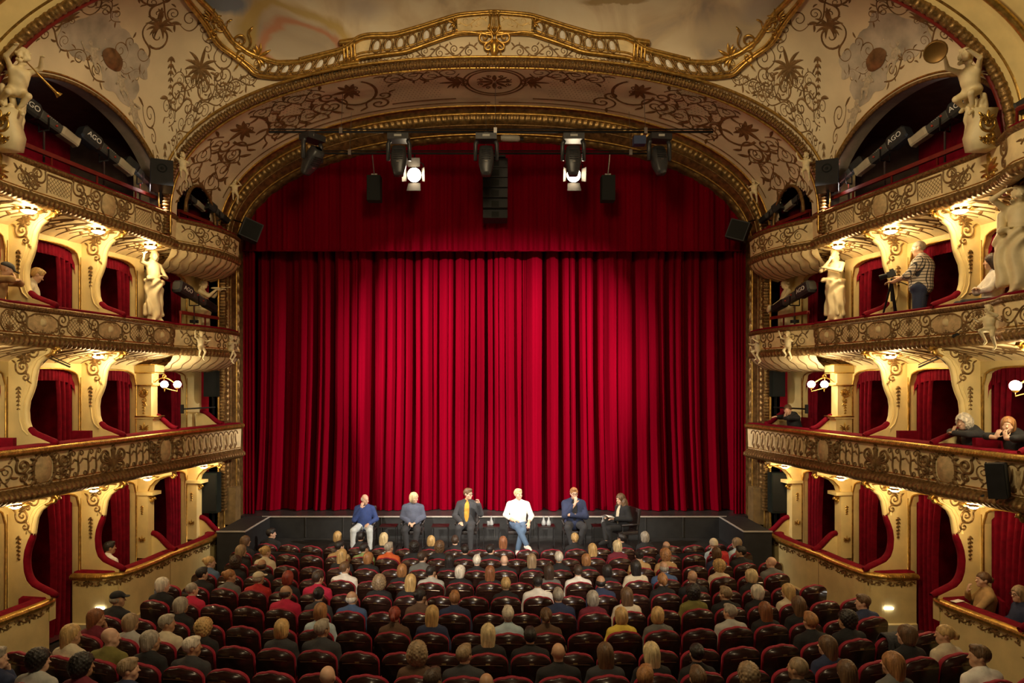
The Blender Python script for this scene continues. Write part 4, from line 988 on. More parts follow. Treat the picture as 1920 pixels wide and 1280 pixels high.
def hair_sdf(style):
    """hair in head space (face towards +Y)"""
    S = SDF()
    if style == 'cap':
        S.ell((0, -.008, .045), (.088, .104, .078), None, .01); S.plane((0, 0, .035), (0, .12, -1)); S.cap((-.03, .085, .040), (.03, .085, .040), .022, .022, .02); S.ell((0, .12, .036), (.062, .062, .009), None, .012); return S
    if style == 'beanie':
        S.ell((0, -.01, .035), (.090, .108, .105), None, .02); S.plane((0, 0, .0), (0, .25, -1)); S.cap((-.04, -.1, .005), (.04, -.1, .005), .02, .02, .02); return S
    if style == 'rim':
        S.ell((0, -.022, -.004), (.086, .094, .072), None, .01); S.plane((0, 0, .040), (0, .05, 1)); S.cut((0, .105, -.03), (.10, .085, .14)); return S
    t = {'short': .012, 'bob': .020, 'long': .020, 'pony': .012, 'bun': .012, 'curly': .034, 'bigcurl': .036, 'buzz': .006}[style]
    S.ell((0, -.014, .028), (.074+t, .093+t, .088+t), None, .02)
    if style == 'short': S.ell((0, .045, .098), (.055, .05, .025), None, .03)
    if style in ('bob', 'curly'): S.ell((0, -.035, -.05), (.093, .075, .088), None, .04)
    if style == 'bigcurl': S.ell((0, -.04, -.03), (.120, .095, .11), None, .05)
    if style == 'long':
        S.ell((0, -.045, -.05), (.092, .068, .10), None, .05); S.ell((0, -.075, -.17), (.088, .045, .15), None, .05)
    if style == 'pony':
        S.cap((0, -.10, .03), (0, -.135, .0), .026, .03, .02); S.cap((0, -.135, .0), (0, -.13, -.15), .032, .018, .02)
    if style == 'bun': S.ell((0, -.105, .055), .045, None, .012)
    if style in ('short', 'pony', 'bun', 'buzz'):
        S.cut((0, .095, -.075), (.12, .105, .115)); S.plane((0, 0, -.085), (0, -.25, -1))
        for e in (-1, 1): S.cut((e*.085, .0, -.03), (.03, .035, .05))
    else:
        S.cut((0, .118, -.050), (.072, .095, .105))
    return S
def hair_noise(style):
    if style in ('curly', 'bigcurl'): return lambda P: .010*(np.sin(P[..., 0]*110)*np.sin(P[..., 1]*120+1)*np.sin(P[..., 2]*115+2))
    if style in ('cap', 'beanie', 'rim', 'buzz'): return None
    return lambda P: .0035*np.sin(np.arctan2(P[..., 0], -P[..., 1]-.01)*26+P[..., 2]*14)
HAIR = {}
def hair_mesh(style, h=.0105):
    if style not in HAIR: HAIR[style] = sdf_mesh('hair', hair_sdf(style), h, hairmat('brown'), hair_noise(style))
    return HAIR[style]
def head_matrix(J): return Matrix.Translation(J['head']) @ rotm(*J['hr']).to_4x4() @ Matrix.Scale(J['hs'], 4)
def add_hair(o, J, style, colm, name='hair'):
    c = link({'cap': 'cap', 'beanie': 'beanie'}.get(style, name), hair_mesh(style), o, False); c.matrix_local = head_matrix(J); recol(c, colm); return c
SKIN = [mat('skin_warm', (.56,.33,.20), .5, var=.10, vs=10), mat('skin_fair', (.64,.40,.27), .5, var=.10, vs=10), mat('skin_tan', (.44,.25,.14), .5, var=.10, vs=10)]
FAB = {}
def fab(name):
    cols = dict(black=(.012,.012,.013), navy=(.02,.03,.075), blue=(.05,.09,.19), denim=(.09,.15,.25), grey=(.13,.13,.12), lightgrey=(.42,.42,.38), white=(.78,.75,.68), cream=(.62,.54,.38), red=(.42,.02,.02), crimson=(.50,.015,.06), maroon=(.14,.012,.025), orange=(.55,.10,.02), olive=(.16,.14,.03), green=(.20,.28,.10), yellow=(.72,.55,.08), tan=(.40,.25,.10), lightblue=(.42,.55,.62), charcoal=(.035,.036,.04), brown=(.10,.055,.03), mustard=(.55,.27,.03), pale=(.55,.60,.60), slate=(.085,.10,.15), royal=(.028,.055,.19))
    if name not in FAB: FAB[name] = mat('fabric_'+name, cols[name], .85, var=.12, vs=14, bump=.35, bs=28, sheen=.1)
    return FAB[name]
def person(J, label, skin=0, hair=('short', 'brown'), top='grey', trousers='charcoal', shoes='black', loc=(0,0,0), rz=0, h=.013, group=None, sleeve=.95, jacket=None, vneck=None, sc=1., glasses=False, eyes=True, topg=.014):
    me = sdf_mesh('person', body_sdf(J), h, SKIN[skin]); o = link('person', me); tag(o, label, 'person', group)
    o.location = loc; o.rotation_euler = (0, 0, rz); o.scale = (sc, sc, sc)
    hh = h*1.25
    if jacket: 
        link('shirt', sdf_mesh('shirt', top_sdf(J, .010, .5), hh, fab(top)), o, False)
        link('jacket', sdf_mesh('jacket', top_sdf(J, .024, .94, False, vneck or (0, -.04, (.055, .12, .26))), hh, fab(jacket)), o, False)
    else: link('top', sdf_mesh('top', top_sdf(J, topg, sleeve), hh, fab(top)), o, False)
    link('trousers', sdf_mesh('trousers', trouser_sdf(J), hh, fab(trousers)), o, False)
    link('shoes', sdf_mesh('shoes', shoe_sdf(J), hh, fab(shoes)), o, False)
    if hair: add_hair(o, J, hair[0], hairmat(hair[1]) if hair[1] in ('black','dark','brown','auburn','red','ginger','blonde','light','white','grey','ash') and hair[0] not in ('cap', 'beanie') else fab(hair[1]))
    HM = head_matrix(J)
    if glasses:
        b = MB()
        for e in (-1, 1): b.tube([HM @ Vector((e*.032+.023*math.cos(a), .104, .004+.018*math.sin(a))) for a in [k*2*PI/12 for k in range(13)]], .003, 5); b.tube([HM @ Vector((e*.056, .10, .006)), HM @ Vector((e*.078, .0, .002))], .003, 5)
        b.tube([HM @ Vector((-.01, .108, .006)), HM @ Vector((.01, .108, .006))], .003, 5); b.build('glasses', BLACK, o, world=False)
    if eyes:
        for e in (-1, 1):
            b = MB(); b.lathe([(.0065*math.sin(PI*k/6)+.0003, -.0065*math.cos(PI*k/6)) for k in range(7)], HM @ Vector((e*.030, .090, .006)), 8); b.build('eye', mat('dark_eye', (.03,.02,.015), .2), o, world=False)
    return o

# ------------------------------------------------------------------ curtain and valance
def folds(x, seed, base):
    return base+.33*(1-abs(math.sin(x*5.2+1.3*math.sin(x*1.9+seed)+.7*math.sin(x*.83)))**.75)+.17*(1-abs(math.sin(x*10.7+seed*2+1.5*math.sin(x*2.7)))**.7)+.012*math.sin(x*53+seed)-.12
CURT = mat('crimson_stage_velvet', (.14,.0003,.007), .9, var=.22, vs=1.3, bump=.05, bs=60, spec=.01, stretch=(3, 3, .12))
t = thing('stage_curtain', 'crimson velvet main stage curtain hanging in deep folds to the stage', 'curtain', (0, 17.6, STAGEZ))
for e, (xa, xb) in ((0, (-6.32, .18)), (1, (.12, 6.32))):
    rows = []; n = 1300
    for i in range(n+1):
        f = i/n; x = xa+(xb-xa)*f; r = []
        for v in (0, .04, .12, .3, .5, .75, 1):
            spread = 1+.025*(1-v)**3; amp = .75+.35*(1-v)
            xx = x*spread+.02*math.sin(x*3+v*4)*(1-v); y = 17.98+(folds(x, 1.7+e, 0))*amp-(.05 if e else 0)
            r.append((xx, y, STAGEZ+.012+.02*(1-v)*math.sin(x*9)*0+(8.5-STAGEZ)*v))
        rows.append(r)
    b = MB(); b.grid(rows); b.build('curtain_half', CURT, t)
rows = []
t = thing('valance', 'dark red pleated velvet valance under the proscenium arch', 'curtain', (0, 17.4, 7.93))
for i in range(801):
    x = -6.6+13.2*i/800; d = .028*math.sin(x*17+1.1*math.sin(x*3))+.012*math.sin(x*47)
    rows.append([(x, 17.42+d*(1.3-v*.5), 7.92+.015*math.sin(x*17)*(1-v)+3.2*v) for v in (0, .02, .035, .2, .6, 1)])
b = MB(); b.grid(rows); b.build('pleated_cloth', CURT, t)
b = MB(); b.tube([(-6.55+13.1*i/400, 17.385+.028*math.sin((-6.55+13.1*i/400)*17+1.1*math.sin((-6.55+13.1*i/400)*3)), 7.93) for i in range(401)], .018, 6); b.build('hem', CURT, t)
for sx in (-1, 1):
    t = thing('curtain_leg', 'narrow dark red side curtain standing by the gilt proscenium frame, '+('camera operator\'s side' if sx > 0 else 'side facing the camera operator'), 'curtain', (sx*6.3, 17.5, STAGEZ))
    b = MB(); b.grid([[(sx*(6.12+.45*i/40), 17.47+.03*math.sin(i*.9), STAGEZ+.01+7.0*v) for v in (0, .5, 1)] for i in range(41)]); b.build('cloth', CURT, t)

# ------------------------------------------------------------------ lighting rig over the forestage
def pipe(y, z, x0, x1, label, cables):
    t = thing('lighting_bar', label, 'lighting bar', ((x0+x1)/2, y, z))
    b = MB(); b.tube([(x0, y, z), (x1, y, z)], .026, 8); b.tube([(x0, y, z+.06), (x1, y, z+.06)], .014, 6); b.build('pipe', BLACK, t)
    for x in cables:
        b = MB(); b.tube([(x, y, z+.05), (x*.99, y+.02, 11.2-abs(x)*.08)], .006, 5); b.build('cable', STEEL, t)
        b = MB(); b.box((x, y, z+.02), (.07, .09, .13)); b.build('clamp', STEEL, t, False)
    return t
pipe(15.0, 10.08, -4.95, 4.80, 'long black upper lighting bar hung on steel cables before the arch', (-3.37, 0.02, 3.32))
pipe(16.05, 9.96, -4.05, 3.85, 'shorter black lower lighting bar hung behind the upper bar', (-3.4, -.2, 3.2))
def moving_head(x, z, tilt, label, yaw=0):
    t = thing('moving_head_light', label, 'stage light', (x, 15.0, z))
    B = lambda: MB()
    Mx = Matrix.Rotation(yaw, 3, 'Z')
    b = B(); b.box((x, 15, z-.11), (.46, .34, .13), Mx); b.box((x, 15, z-.03), (.10, .10, .08)); b.build('base', GREYM, t, False)
    b = B(); b.box((x, 14.83, z-.10), (.16, .02, .05)); b.build('display', mat('grey_display', (.4,.4,.36), .3), t, False)
    for e in (-1, 1):
        b = B(); p = [Vector((e*w_, y, zz)) for w_, y, zz in ((.20, 0, -.17), (.235, 0, -.24), (.235, 0, -.60))]
        b.tube([Vector((x, 15, z))+Mx @ q for q in p], [.05, .05, .045], 6); b.build('yoke_arm', GREYM, t)
    R = Mx @ Matrix.Rotation(tilt, 3, 'X'); c = Vector((x, 15, z-.58)); b = B(); rows = []
    for zz, w_, d in ((.30, .08, .07), (.27, .15, .13), (.05, .175, .16), (-.12, .165, .15), (-.30, .12, .11), (-.36, .10, .09), (-.37, .01, .01)):
        rows.append([c+R @ Vector((w_*math.copysign(abs(math.cos(a))**.6, math.cos(a)), d*math.copysign(abs(math.sin(a))**.6, math.sin(a)), zz)) for a in [k*2*PI/16 for k in range(16)]])
    b.grid(rows, close_u=True); hd = b.build('head', GREYM, t)
    b = B()
    for k in range(5): b.box(c+R @ Vector((0, -.158, .16-.05*k)), (.20, .02, .012), R)
    tag(b.build('vent_fins', BLACK, hd, False), kind='stuff')
    b = B(); b.box(c+R @ Vector((0, -.160, -.10)), (.06, .012, .02), R); b.build('maker_badge', STEEL, hd, False)
heads = ((-4.0, .85, 'moving-head light at the end of the upper bar, tilted sideways', .9), (-2.10, -.1, 'moving-head light on the upper bar beside the starry lit spotlight', 0), (-.18, -.12, 'moving-head light in front of the hanging loudspeaker column', 0), (1.73, -.1, 'moving-head light partly covering a lit spotlight', 0), (3.62, -.35, 'moving-head light beside the small blue box on the upper bar', .15))
for x, ti, lb, yw in heads: moving_head(x, 10.05, ti, 'dark '+lb, yw)
def fresnel(x, label, power):
    y, z = 15.95, 9.42; c = Vector((x, y, z)); t = thing('fresnel_spotlight', label, 'stage light', (x, y, z))
    R = Matrix.Rotation(.22, 3, 'X')        # axis -Y tipped down towards the audience side
    ax = R @ Vector((0, -1, 0))
    Q = ax.to_track_quat('Z', 'Y').to_matrix()
    b = MB(); b.lathe([(.01, -.34), (.13, -.33), (.16, -.28), (.17, -.02), (.185, 0), (.185, .04), (.165, .04), (.165, .0)], c, 18, Q); b.build('body', BLACK, t)
    b = MB(); b.lathe([(.163, .012), (.12, .03), (.06, .04), (.002, .043)], c, 18, Q); b.build('lens', mat('burning_fresnel_lens', (1,.85,.6), .2, emit=26, ecol=(1,.80,.52)), t)
    b = MB(); b.tube([c+Vector((e*.21, 0, zz)) for e, zz in ((-1, 0), (-1, .25), (-.5, .32), (.5, .32), (1, .25), (1, 0))], .014, 6); b.tube([c+Vector((0, 0, .32)), Vector((x, 16.05, 9.96))], .02, 6); b.build('yoke', BLACK, t)
    DOOR = mat('barn_door_metal', (.07,.06,.05), .5, .4)
    for k, (dx, dy) in enumerate(((1, 0), (-1, 0), (0, 1), (0, -1))):
        b = MB(); o0, o1 = .175, (.26 if dx else .36); wv = .14
        def pt(l, s_, f): return c+Q @ Vector((dx*l+(s_ if dx == 0 else 0), dy*l+(s_ if dy == 0 else 0), .04+f))
        b.add([pt(o0, -wv, 0), pt(o0, wv, 0), pt(o1, wv*1.15, .20), pt(o1, -wv*1.15, .20), pt(o0+.008, -wv, 0), pt(o0+.008, wv, 0), pt(o1+.008, wv*1.15, .20), pt(o1+.008, -wv*1.15, .20)], [(0,1,2,3),(7,6,5,4),(0,4,5,1),(1,5,6,2),(2,6,7,3),(3,7,4,0)]); b.build('barn_door', DOOR, t, False)
    light('SPOT', 'fresnel_light', c+ax*.07, power, (1, .84, .6), .15, c+ax*2, 120, .9)
fresnel(-1.87, 'brightly burning spotlight with barn doors on the lower bar, not covered', 14)
fresnel(1.85, 'burning spotlight with barn doors behind a moving-head light', 14)
# line array and small speakers
t = thing('line_array_speaker', 'tall black hanging column of stacked loudspeaker cabinets', 'loudspeaker', (.02, 16.6, 8.6))
for k in range(6):
    b = MB(); z = 9.86-k*.235; b.box((.02, 16.6+.012*k*k, z), (.60, .36, .222), Matrix.Rotation(-.03*k, 3, 'X')); cb = b.build('cabinet', BLACK, t, False)
    b = MB(); b.box((.02, 16.415+.012*k*k, z), (.18, .012, .15)); b.build('grille', mat('speaker_grille', (.014,.015,.014), .8, spec=.2), cb, False)
b = MB(); b.box((.02, 16.6, 10.05), (.5, .2, .05)); b.tube([(.02, 16.6, 10.05), (.02, 16.6, 11.0)], .01, 5); b.build('flying_frame', BLACK, t, False)
for x, lb in ((-2.88, 'next to the starry lit spotlight'), (2.72, 'hanging alone past the half-hidden spotlight')):
    t = thing('hanging_speaker', 'small dark green hanging loudspeaker '+lb, 'loudspeaker', (x, 16.4, 8.9))
    b = MB(); b.box((x, 16.4, 9.22), (.32, .28, .60)); b.build('cabinet', mat('dark_green_speaker', (.012,.017,.013), .8, var=.2, spec=.2), t, False)
    b = MB(); b.tube([(x, 16.4, 9.5), (x, 16.1, 9.96)], .015, 5); b.box((x, 16.4, 9.56), (.14, .1, .04)); b.build('bracket', STEEL, t, False)
    b = MB(); b.box((x, 16.255, 9.2), (.29, .012, .55)); b.build('grille', mat('speaker_grille'), t, False)
b = MB(); b.box((3.18, 15.0, 9.88), (.26, .2, .18)); tag(b.build('junction_box', mat('blue_box', (.03,.05,.12), .5), smooth=False), 'small blue junction box on the upper lighting bar', 'box')
t = thing('bar_camera', 'grey elongated camera housing on the upper lighting bar', 'camera', (.36, 15, 9.9))
b = MB(); b.tube([(.14, 14.98, 9.94), (.2, 14.98, 9.94), (.52, 14.98, 9.93), (.56, 14.98, 9.93)], [.05, .075, .07, .04], 8); b.build('housing', mat('grey_plastic', (.25,.24,.2), .5), t)
b = MB(); b.tube([(.56, 14.98, 9.93), (.64, 14.98, 9.92)], .035, 8); b.build('connector', BLACK, t)

# ------------------------------------------------------------------ panel on the forestage: chairs, tables, people
LEATHER = mat('black_leather', (.030,.022,.020), .42, var=.3, vs=8, bump=.15, bs=30)
def stage_chair(x, y, rz, label):
    t = thing('conference_chair', label, 'chair', (x, y, FOREZ), rz)
    def bb(c, d, name, m, M=None, bev=.02):
        b = MB(); b.box(c, d, M); o = b.build(name, m, t, False, world=False); md = o.modifiers.new('bevel', 'BEVEL'); md.width = bev; md.segments = 2; return o
    bb((0, 0, .42), (.50, .48, .08), 'seat', LEATHER); bb((0, -.24, .72), (.48, .07, .50), 'backrest', LEATHER, Matrix.Rotation(.12, 3, 'X'))
    for e in (-1, 1):
        for yy in (.2, -.22):
            b = MB(); b.tube([(e*.25, yy, 0), (e*.25, yy, .62)], .012, 6); b.build('leg', BLACK, t, world=False)
        b = MB(); b.tube([(e*.25, -.24, .62), (e*.25, .22, .62)], .022, 6); b.build('armrest', LEATHER, t, world=False)
        b = MB(); b.tube([(e*.25, -.22, .02), (e*.25, .2, .02)], .01, 6); b.build('runner', BLACK, t, world=False)
    return t
PP = []
def PX(px): return (px-927)*16/1280
cloth_under = pose()
# 1 bald man in blue sweater, hand on chin, pale trousers
stage_chair(PX(682), 16.10, PI+.0, 'black leather armchair under the man in blue sweater and pale trousers')
person(pose(head=(-.02, .06, 1.17), hr=(.75, -.18, 0), chest=(0, .0, .88), neck=(0, .01, 1.03), elR=(.22, .12, .70), wrR=(.05, .16, .98), hdR=(-.25, -.05, 1), hnR=(0, -1, 0), elL=(-.28, .02, .70), wrL=(-.14, .26, .64), hdL=(.4, 1, -.3), knR=(.17, .46, .52), knL=(-.20, .46, .52), anR=(.19, .44, .10), anL=(-.22, .46, .10), fat=1.08), 'seated bald man in blue sweater and pale trousers, hand on chin', 1, ('rim', 'white'), 'royal', 'pale', 'black', (PX(682), 16.12, FOREZ), PI)
# 2 long-white-haired man in slate sweater
stage_chair(PX(773), 16.10, PI, 'black leather armchair under the white-haired man in slate sweater')
person(pose(hr=(.95, -.12, 0), head=(-.03, .02, 1.20), wrR=(.05, .27, .66), wrL=(-.08, .27, .66), hdR=(-.6, .6, -.3), hdL=(.6, .6, -.3), knR=(.14, .46, .52), knL=(-.15, .46, .52), anR=(.06, .48, .10), anL=(-.08, .52, .10), fat=1.22, sw=.20), 'seated white-haired man in slate sweater, hands in lap', 1, ('bob', 'light'), 'slate', 'charcoal', 'grey', (PX(773), 16.12, FOREZ), PI)
# 3 man with dark suit and mustard top, gesturing
stage_chair(PX(876), 16.10, PI-.1, 'black leather armchair under the gesturing man in grey suit')
person(pose(hr=(-.95+1.9, -.05, 0), head=(-.02, .02, 1.21), elR=(.27, .02, .72), wrR=(.10, .28, .64), hdR=(-.3, 1, -.4), elL=(-.30, .06, .78), wrL=(-.27, .18, 1.02), hdL=(.1, .3, .9), hnL=(.3, .8, -.3), knR=(.13, .44, .53), knL=(-.13, .46, .53), anR=(.14, .40, .10), anL=(-.14, .50, .10), curl=1.0), 'seated man in grey suit and mustard shirt, gesturing with one hand', 1, ('short', 'brown'), 'mustard', 'charcoal', 'brown', (PX(876), 16.12, FOREZ), PI-.1, jacket='charcoal', sc=1.07, glasses=True)
# 4 white sweater, jeans, crossed legs
stage_chair(PX(972), 16.10, PI, 'black leather armchair under the man in white sweater')
person(pose(hr=(.55, .0, 0), elR=(.28, .0, .74), wrR=(.12, .22, .66), hdR=(-1, .3, 0), elL=(-.29, .03, .72), wrL=(-.22, .22, .62), hdL=(.1, .6, -.8), knR=(.02, .46, .56), knL=(-.08, .45, .50), anR=(-.16, .60, .22), anL=(.03, .46, .09), ftR=(-.4, .8, -.1), fat=1.12, sw=.20), 'seated man in white sweater and jeans with crossed legs', 1, ('short', 'light'), 'white', 'denim', 'white', (PX(972), 16.12, FOREZ), PI, sleeve=.55, sc=1.07)
# 5 dark blazer, hand on mouth, arms folded
stage_chair(PX(1077), 16.10, PI, 'black leather armchair under the man in navy blazer')
person(pose(hr=(.1, -.08, 0), head=(0, .03, 1.20), elR=(.21, .16, .74), wrR=(-.02, .14, 1.0), hdR=(-.1, -.1, 1), hnR=(0, -1, 0), elL=(-.24, .12, .72), wrL=(.08, .20, .76), hdL=(1, .1, .15), hnL=(0, -1, 0), knR=(.17, .42, .54), knL=(-.17, .42, .54), anR=(.07, .44, .12), anL=(-.03, .38, .10), fat=1.15, sw=.195), 'seated man in navy blazer with folded arm, hand on mouth', 1, ('short', 'ginger'), 'black', 'charcoal', 'white', (PX(1077), 16.12, FOREZ), PI, jacket='navy', sc=1.09, glasses=True)
# 6 woman with long curly hair holding papers, sitting sideways
stage_chair(PX(1172), 16.05, PI/2+.35, 'black leather armchair turned sideways under the curly-haired woman')
J6 = pose(head=(0, .06, 1.16), hr=(.1, -.15, 0), chest=(0, .0, .88), neck=(0, .02, 1.03), wrR=(.10, .30, .74), wrL=(-.10, .30, .74), hdR=(-.2, 1, .1), hdL=(.2, 1, .1), knL=(-.10, .44, .54), knR=(.06, .46, .60), anL=(-.10, .42, .10), anR=(-.14, .56, .30), fat=.92, sw=.165)
w6 = person(J6, 'seated woman in black with long curly brown hair holding papers', 1, ('long', 'brown'), 'cream', 'black', 'black', (PX(1168), 16.05, FOREZ), PI/2+.45, jacket='black', sc=1.02)
S_ = SDF()
for e in (-1, 1): S_.ell((e*.085, -.04, -.12), (.06, .085, .15), None, .05); S_.ell((e*.10, -.02, -.27), (.06, .07, .14), None, .05)
S_.ell((0, -.07, -.16), (.10, .06, .20), None, .05)
hm = link('curls', sdf_mesh('curls', S_, .012, hairmat('brown'), hair_noise('bigcurl')), w6, False); hm.matrix_local = head_matrix(J6)
b = MB(); M6 = Matrix.Translation((PX(1168), 16.05, FOREZ)) @ Matrix.Rotation(PI/2+.45, 4, 'Z'); b.grid([[M6 @ Vector((-.15+.05*i, .33+.06*j, .79+.03*math.sin(i*.7)+.01*j)) for j in range(4)] for i in range(7)]); pp = tag(b.build('paper_sheets', mat('white_paper', (.8,.78,.72), .7)), 'white paper sheets held by the curly-haired woman', 'papers'); md = pp.modifiers.new('s', 'SOLIDIFY'); md.thickness = .004
GLASS = mat('clear_glass', (.92,.95,.95), .05, trans=.72)
def side_table(px, y, label, items):
    x = (px-927)*y/1280; z = FOREZ; t = thing('side_table', label, 'table', (x, y, z))
    b = MB(); b.box((x, y, z+.52), (.40, .36, .022)); b.build('table_top', mat('dark_red_wood', (.02,.011,.010), .4, var=.3), t, False)
    for a in (-1, 1):
        for c in (-1, 1):
            b = MB(); b.tube([(x+a*.18, y+c*.16, z), (x+a*.18, y+c*.16, z+.51)], .008, 5); b.build('leg', BLACK, t)
        b = MB(); b.tube([(x+a*.18, y-.16, z+.015), (x+a*.18, y+.16, z+.015)], .008, 5); b.build('foot_bar', BLACK, t)
    for k, (dx, kind) in enumerate(items):
        zz = z+.531; c = (x+dx, y-.02*(k % 2), zz)
        if kind == 'c':
            prof = [(.002, 0), (.045, .001), (.055, .03), (.05, .08), (.02, .14), (.018, .19), (.028, .215), (.026, .215), (.016, .188), (.018, .14), (.047, .08), (.052, .03), (.042, .005), (.002, .004)]
            tag(MB().lathe(prof, c, 14).build('carafe', GLASS), 'clear glass water carafe on the '+label.split(' beside ')[0]+' beside '+label.split(' beside ')[1] if ' beside ' in label else 'clear glass water carafe on a side table', 'carafe', 'water carafes')
        else: tag(MB().lathe([(.002, 0), (.028, .001), (.032, .10), (.030, .10), (.026, .006), (.002, .005)], c, 12).build('drinking_glass', GLASS), 'clear drinking glass on the table between white sweater and navy blazer' if px == 1025 else 'clear drinking glass on the table beside the man in grey suit', 'glass', 'drinking glasses')
side_table(729, 16.2, 'small dark red side table between the men in blue and slate', ())
side_table(826, 16.2, 'small dark side table between the men in slate and grey', ())
side_table(921, 16.2, 'small dark side table beside the man in grey suit', ((.0, 'c'), (-.07, 'g')))
side_table(1024, 16.2, 'small dark side table beside the man in white sweater', ((-.06, 'c'), (.06, 'c')))
side_table(1126, 16.2, 'small dark red side table beside the curly-haired woman', ((.06, 'c'),))
# ------------------------------------------------------------------ stalls seats
SHELL = mat('dark_mahogany_shell', (.030,.012,.009), .28, var=.35, vs=5, coat=.3, stretch=(1, 1, 6))
SEATRED = mat('seat_velvet', (.26,.006,.022), .7, var=.2, vs=10, sheen=.4)
BRASS = mat('brass_plate', (.42,.30,.12), .4, .8)
def seat_meshes():
    """theatre seat facing +Y, origin on the floor"""
    def outline(w, z0, z1, r, n=8):
        P = [(-w, z0), (w, z0)]
        for i in range(n+1):
            a = PI/2*i/n; P.append((w-r+r*math.cos(a)*1.0, z1-r*.8+r*.8*math.sin(a)))
        for i in range(5): f = (i+1)/6; P.append(((w-r)*(1-2*f), z1+.018*math.sin(PI*f)))
        for i in range(n+1):
            a = PI/2+PI/2*i/n; P.append((-w+r+r*math.cos(a), z1-r*.8+r*.8*math.sin(a)))
        return P
    D = {}
    def slab(name, w, z0, z1, r, ya, yb, m, lean=.12):
        b = MB(); b.prism(outline(w, z0, z1, r), lambda x, z: Vector((x, ya-.05*(x/w)**2*0-(z-.45)*lean+.10*(x/.25)**2*.35, z)), lambda x, z: Vector((x, yb-(z-.45)*lean+.10*(x/.25)**2*.35, z)))
        o = b.build(name, m, None); me = o.data; bpy.data.objects.remove(o); return me
    D['back_shell'] = slab('back_shell', .252, .36, 1.0, .17, -.04, -.005, SHELL)
    D['back_cushion'] = slab('back_cushion', .256, .42, 1.010, .175, -.008, .040, SEATRED)
    def mk(name, fn, m):
        b = MB(); fn(b); o = b.build(name, m, None, False); me = o.data; bpy.data.objects.remove(o); return me
    D['seat_cushion'] = mk('seat_cushion', lambda b: (b.box((0, .27, .42), (.46, .44, .10))), SEATRED)
    D['number_plate'] = mk('number_plate', lambda b: b.box((0, -.112, .905), (.055, .008, .018), Matrix.Rotation(.12, 3, 'X')), BRASS)
    D['grip_rail'] = mk('grip_rail', lambda b: [b.tube([(-.19+.038*i, -.095+.006*abs(i-5)*.6-.028, .885+.012*math.sin(PI*i/10)) for i in range(11)], .006, 5)], mat('polished_rail', (.07,.03,.018), .2, coat=.5))
    D['pedestal'] = mk('pedestal', lambda b: (b.box((0, .1, .2), (.06, .3, .42)), b.box((0, .1, .01), (.2, .4, .02))), BLACK)
    D['armrest'] = mk('armrest', lambda b: (b.tube([(.272, .0, .60), (.272, .15, .63), (.272, .34, .62)], .024, 6), b.box((.272, .16, .32), (.022, .26, .60))), SEATRED)
    return D
SM = seat_meshes(); NTH = ['front', 'second', 'third', 'fourth', 'fifth', 'sixth', 'seventh', 'eighth', 'ninth', 'tenth']
SEATS = {}
def row_seats(i):
    off = .36 if i % 2 == 0 else .85; lim = 5.72+.05*i; n0 = -12
    return [(n, (n+off)*.55) for n in range(n0, 13) if abs((n+off)*.55) <= lim]
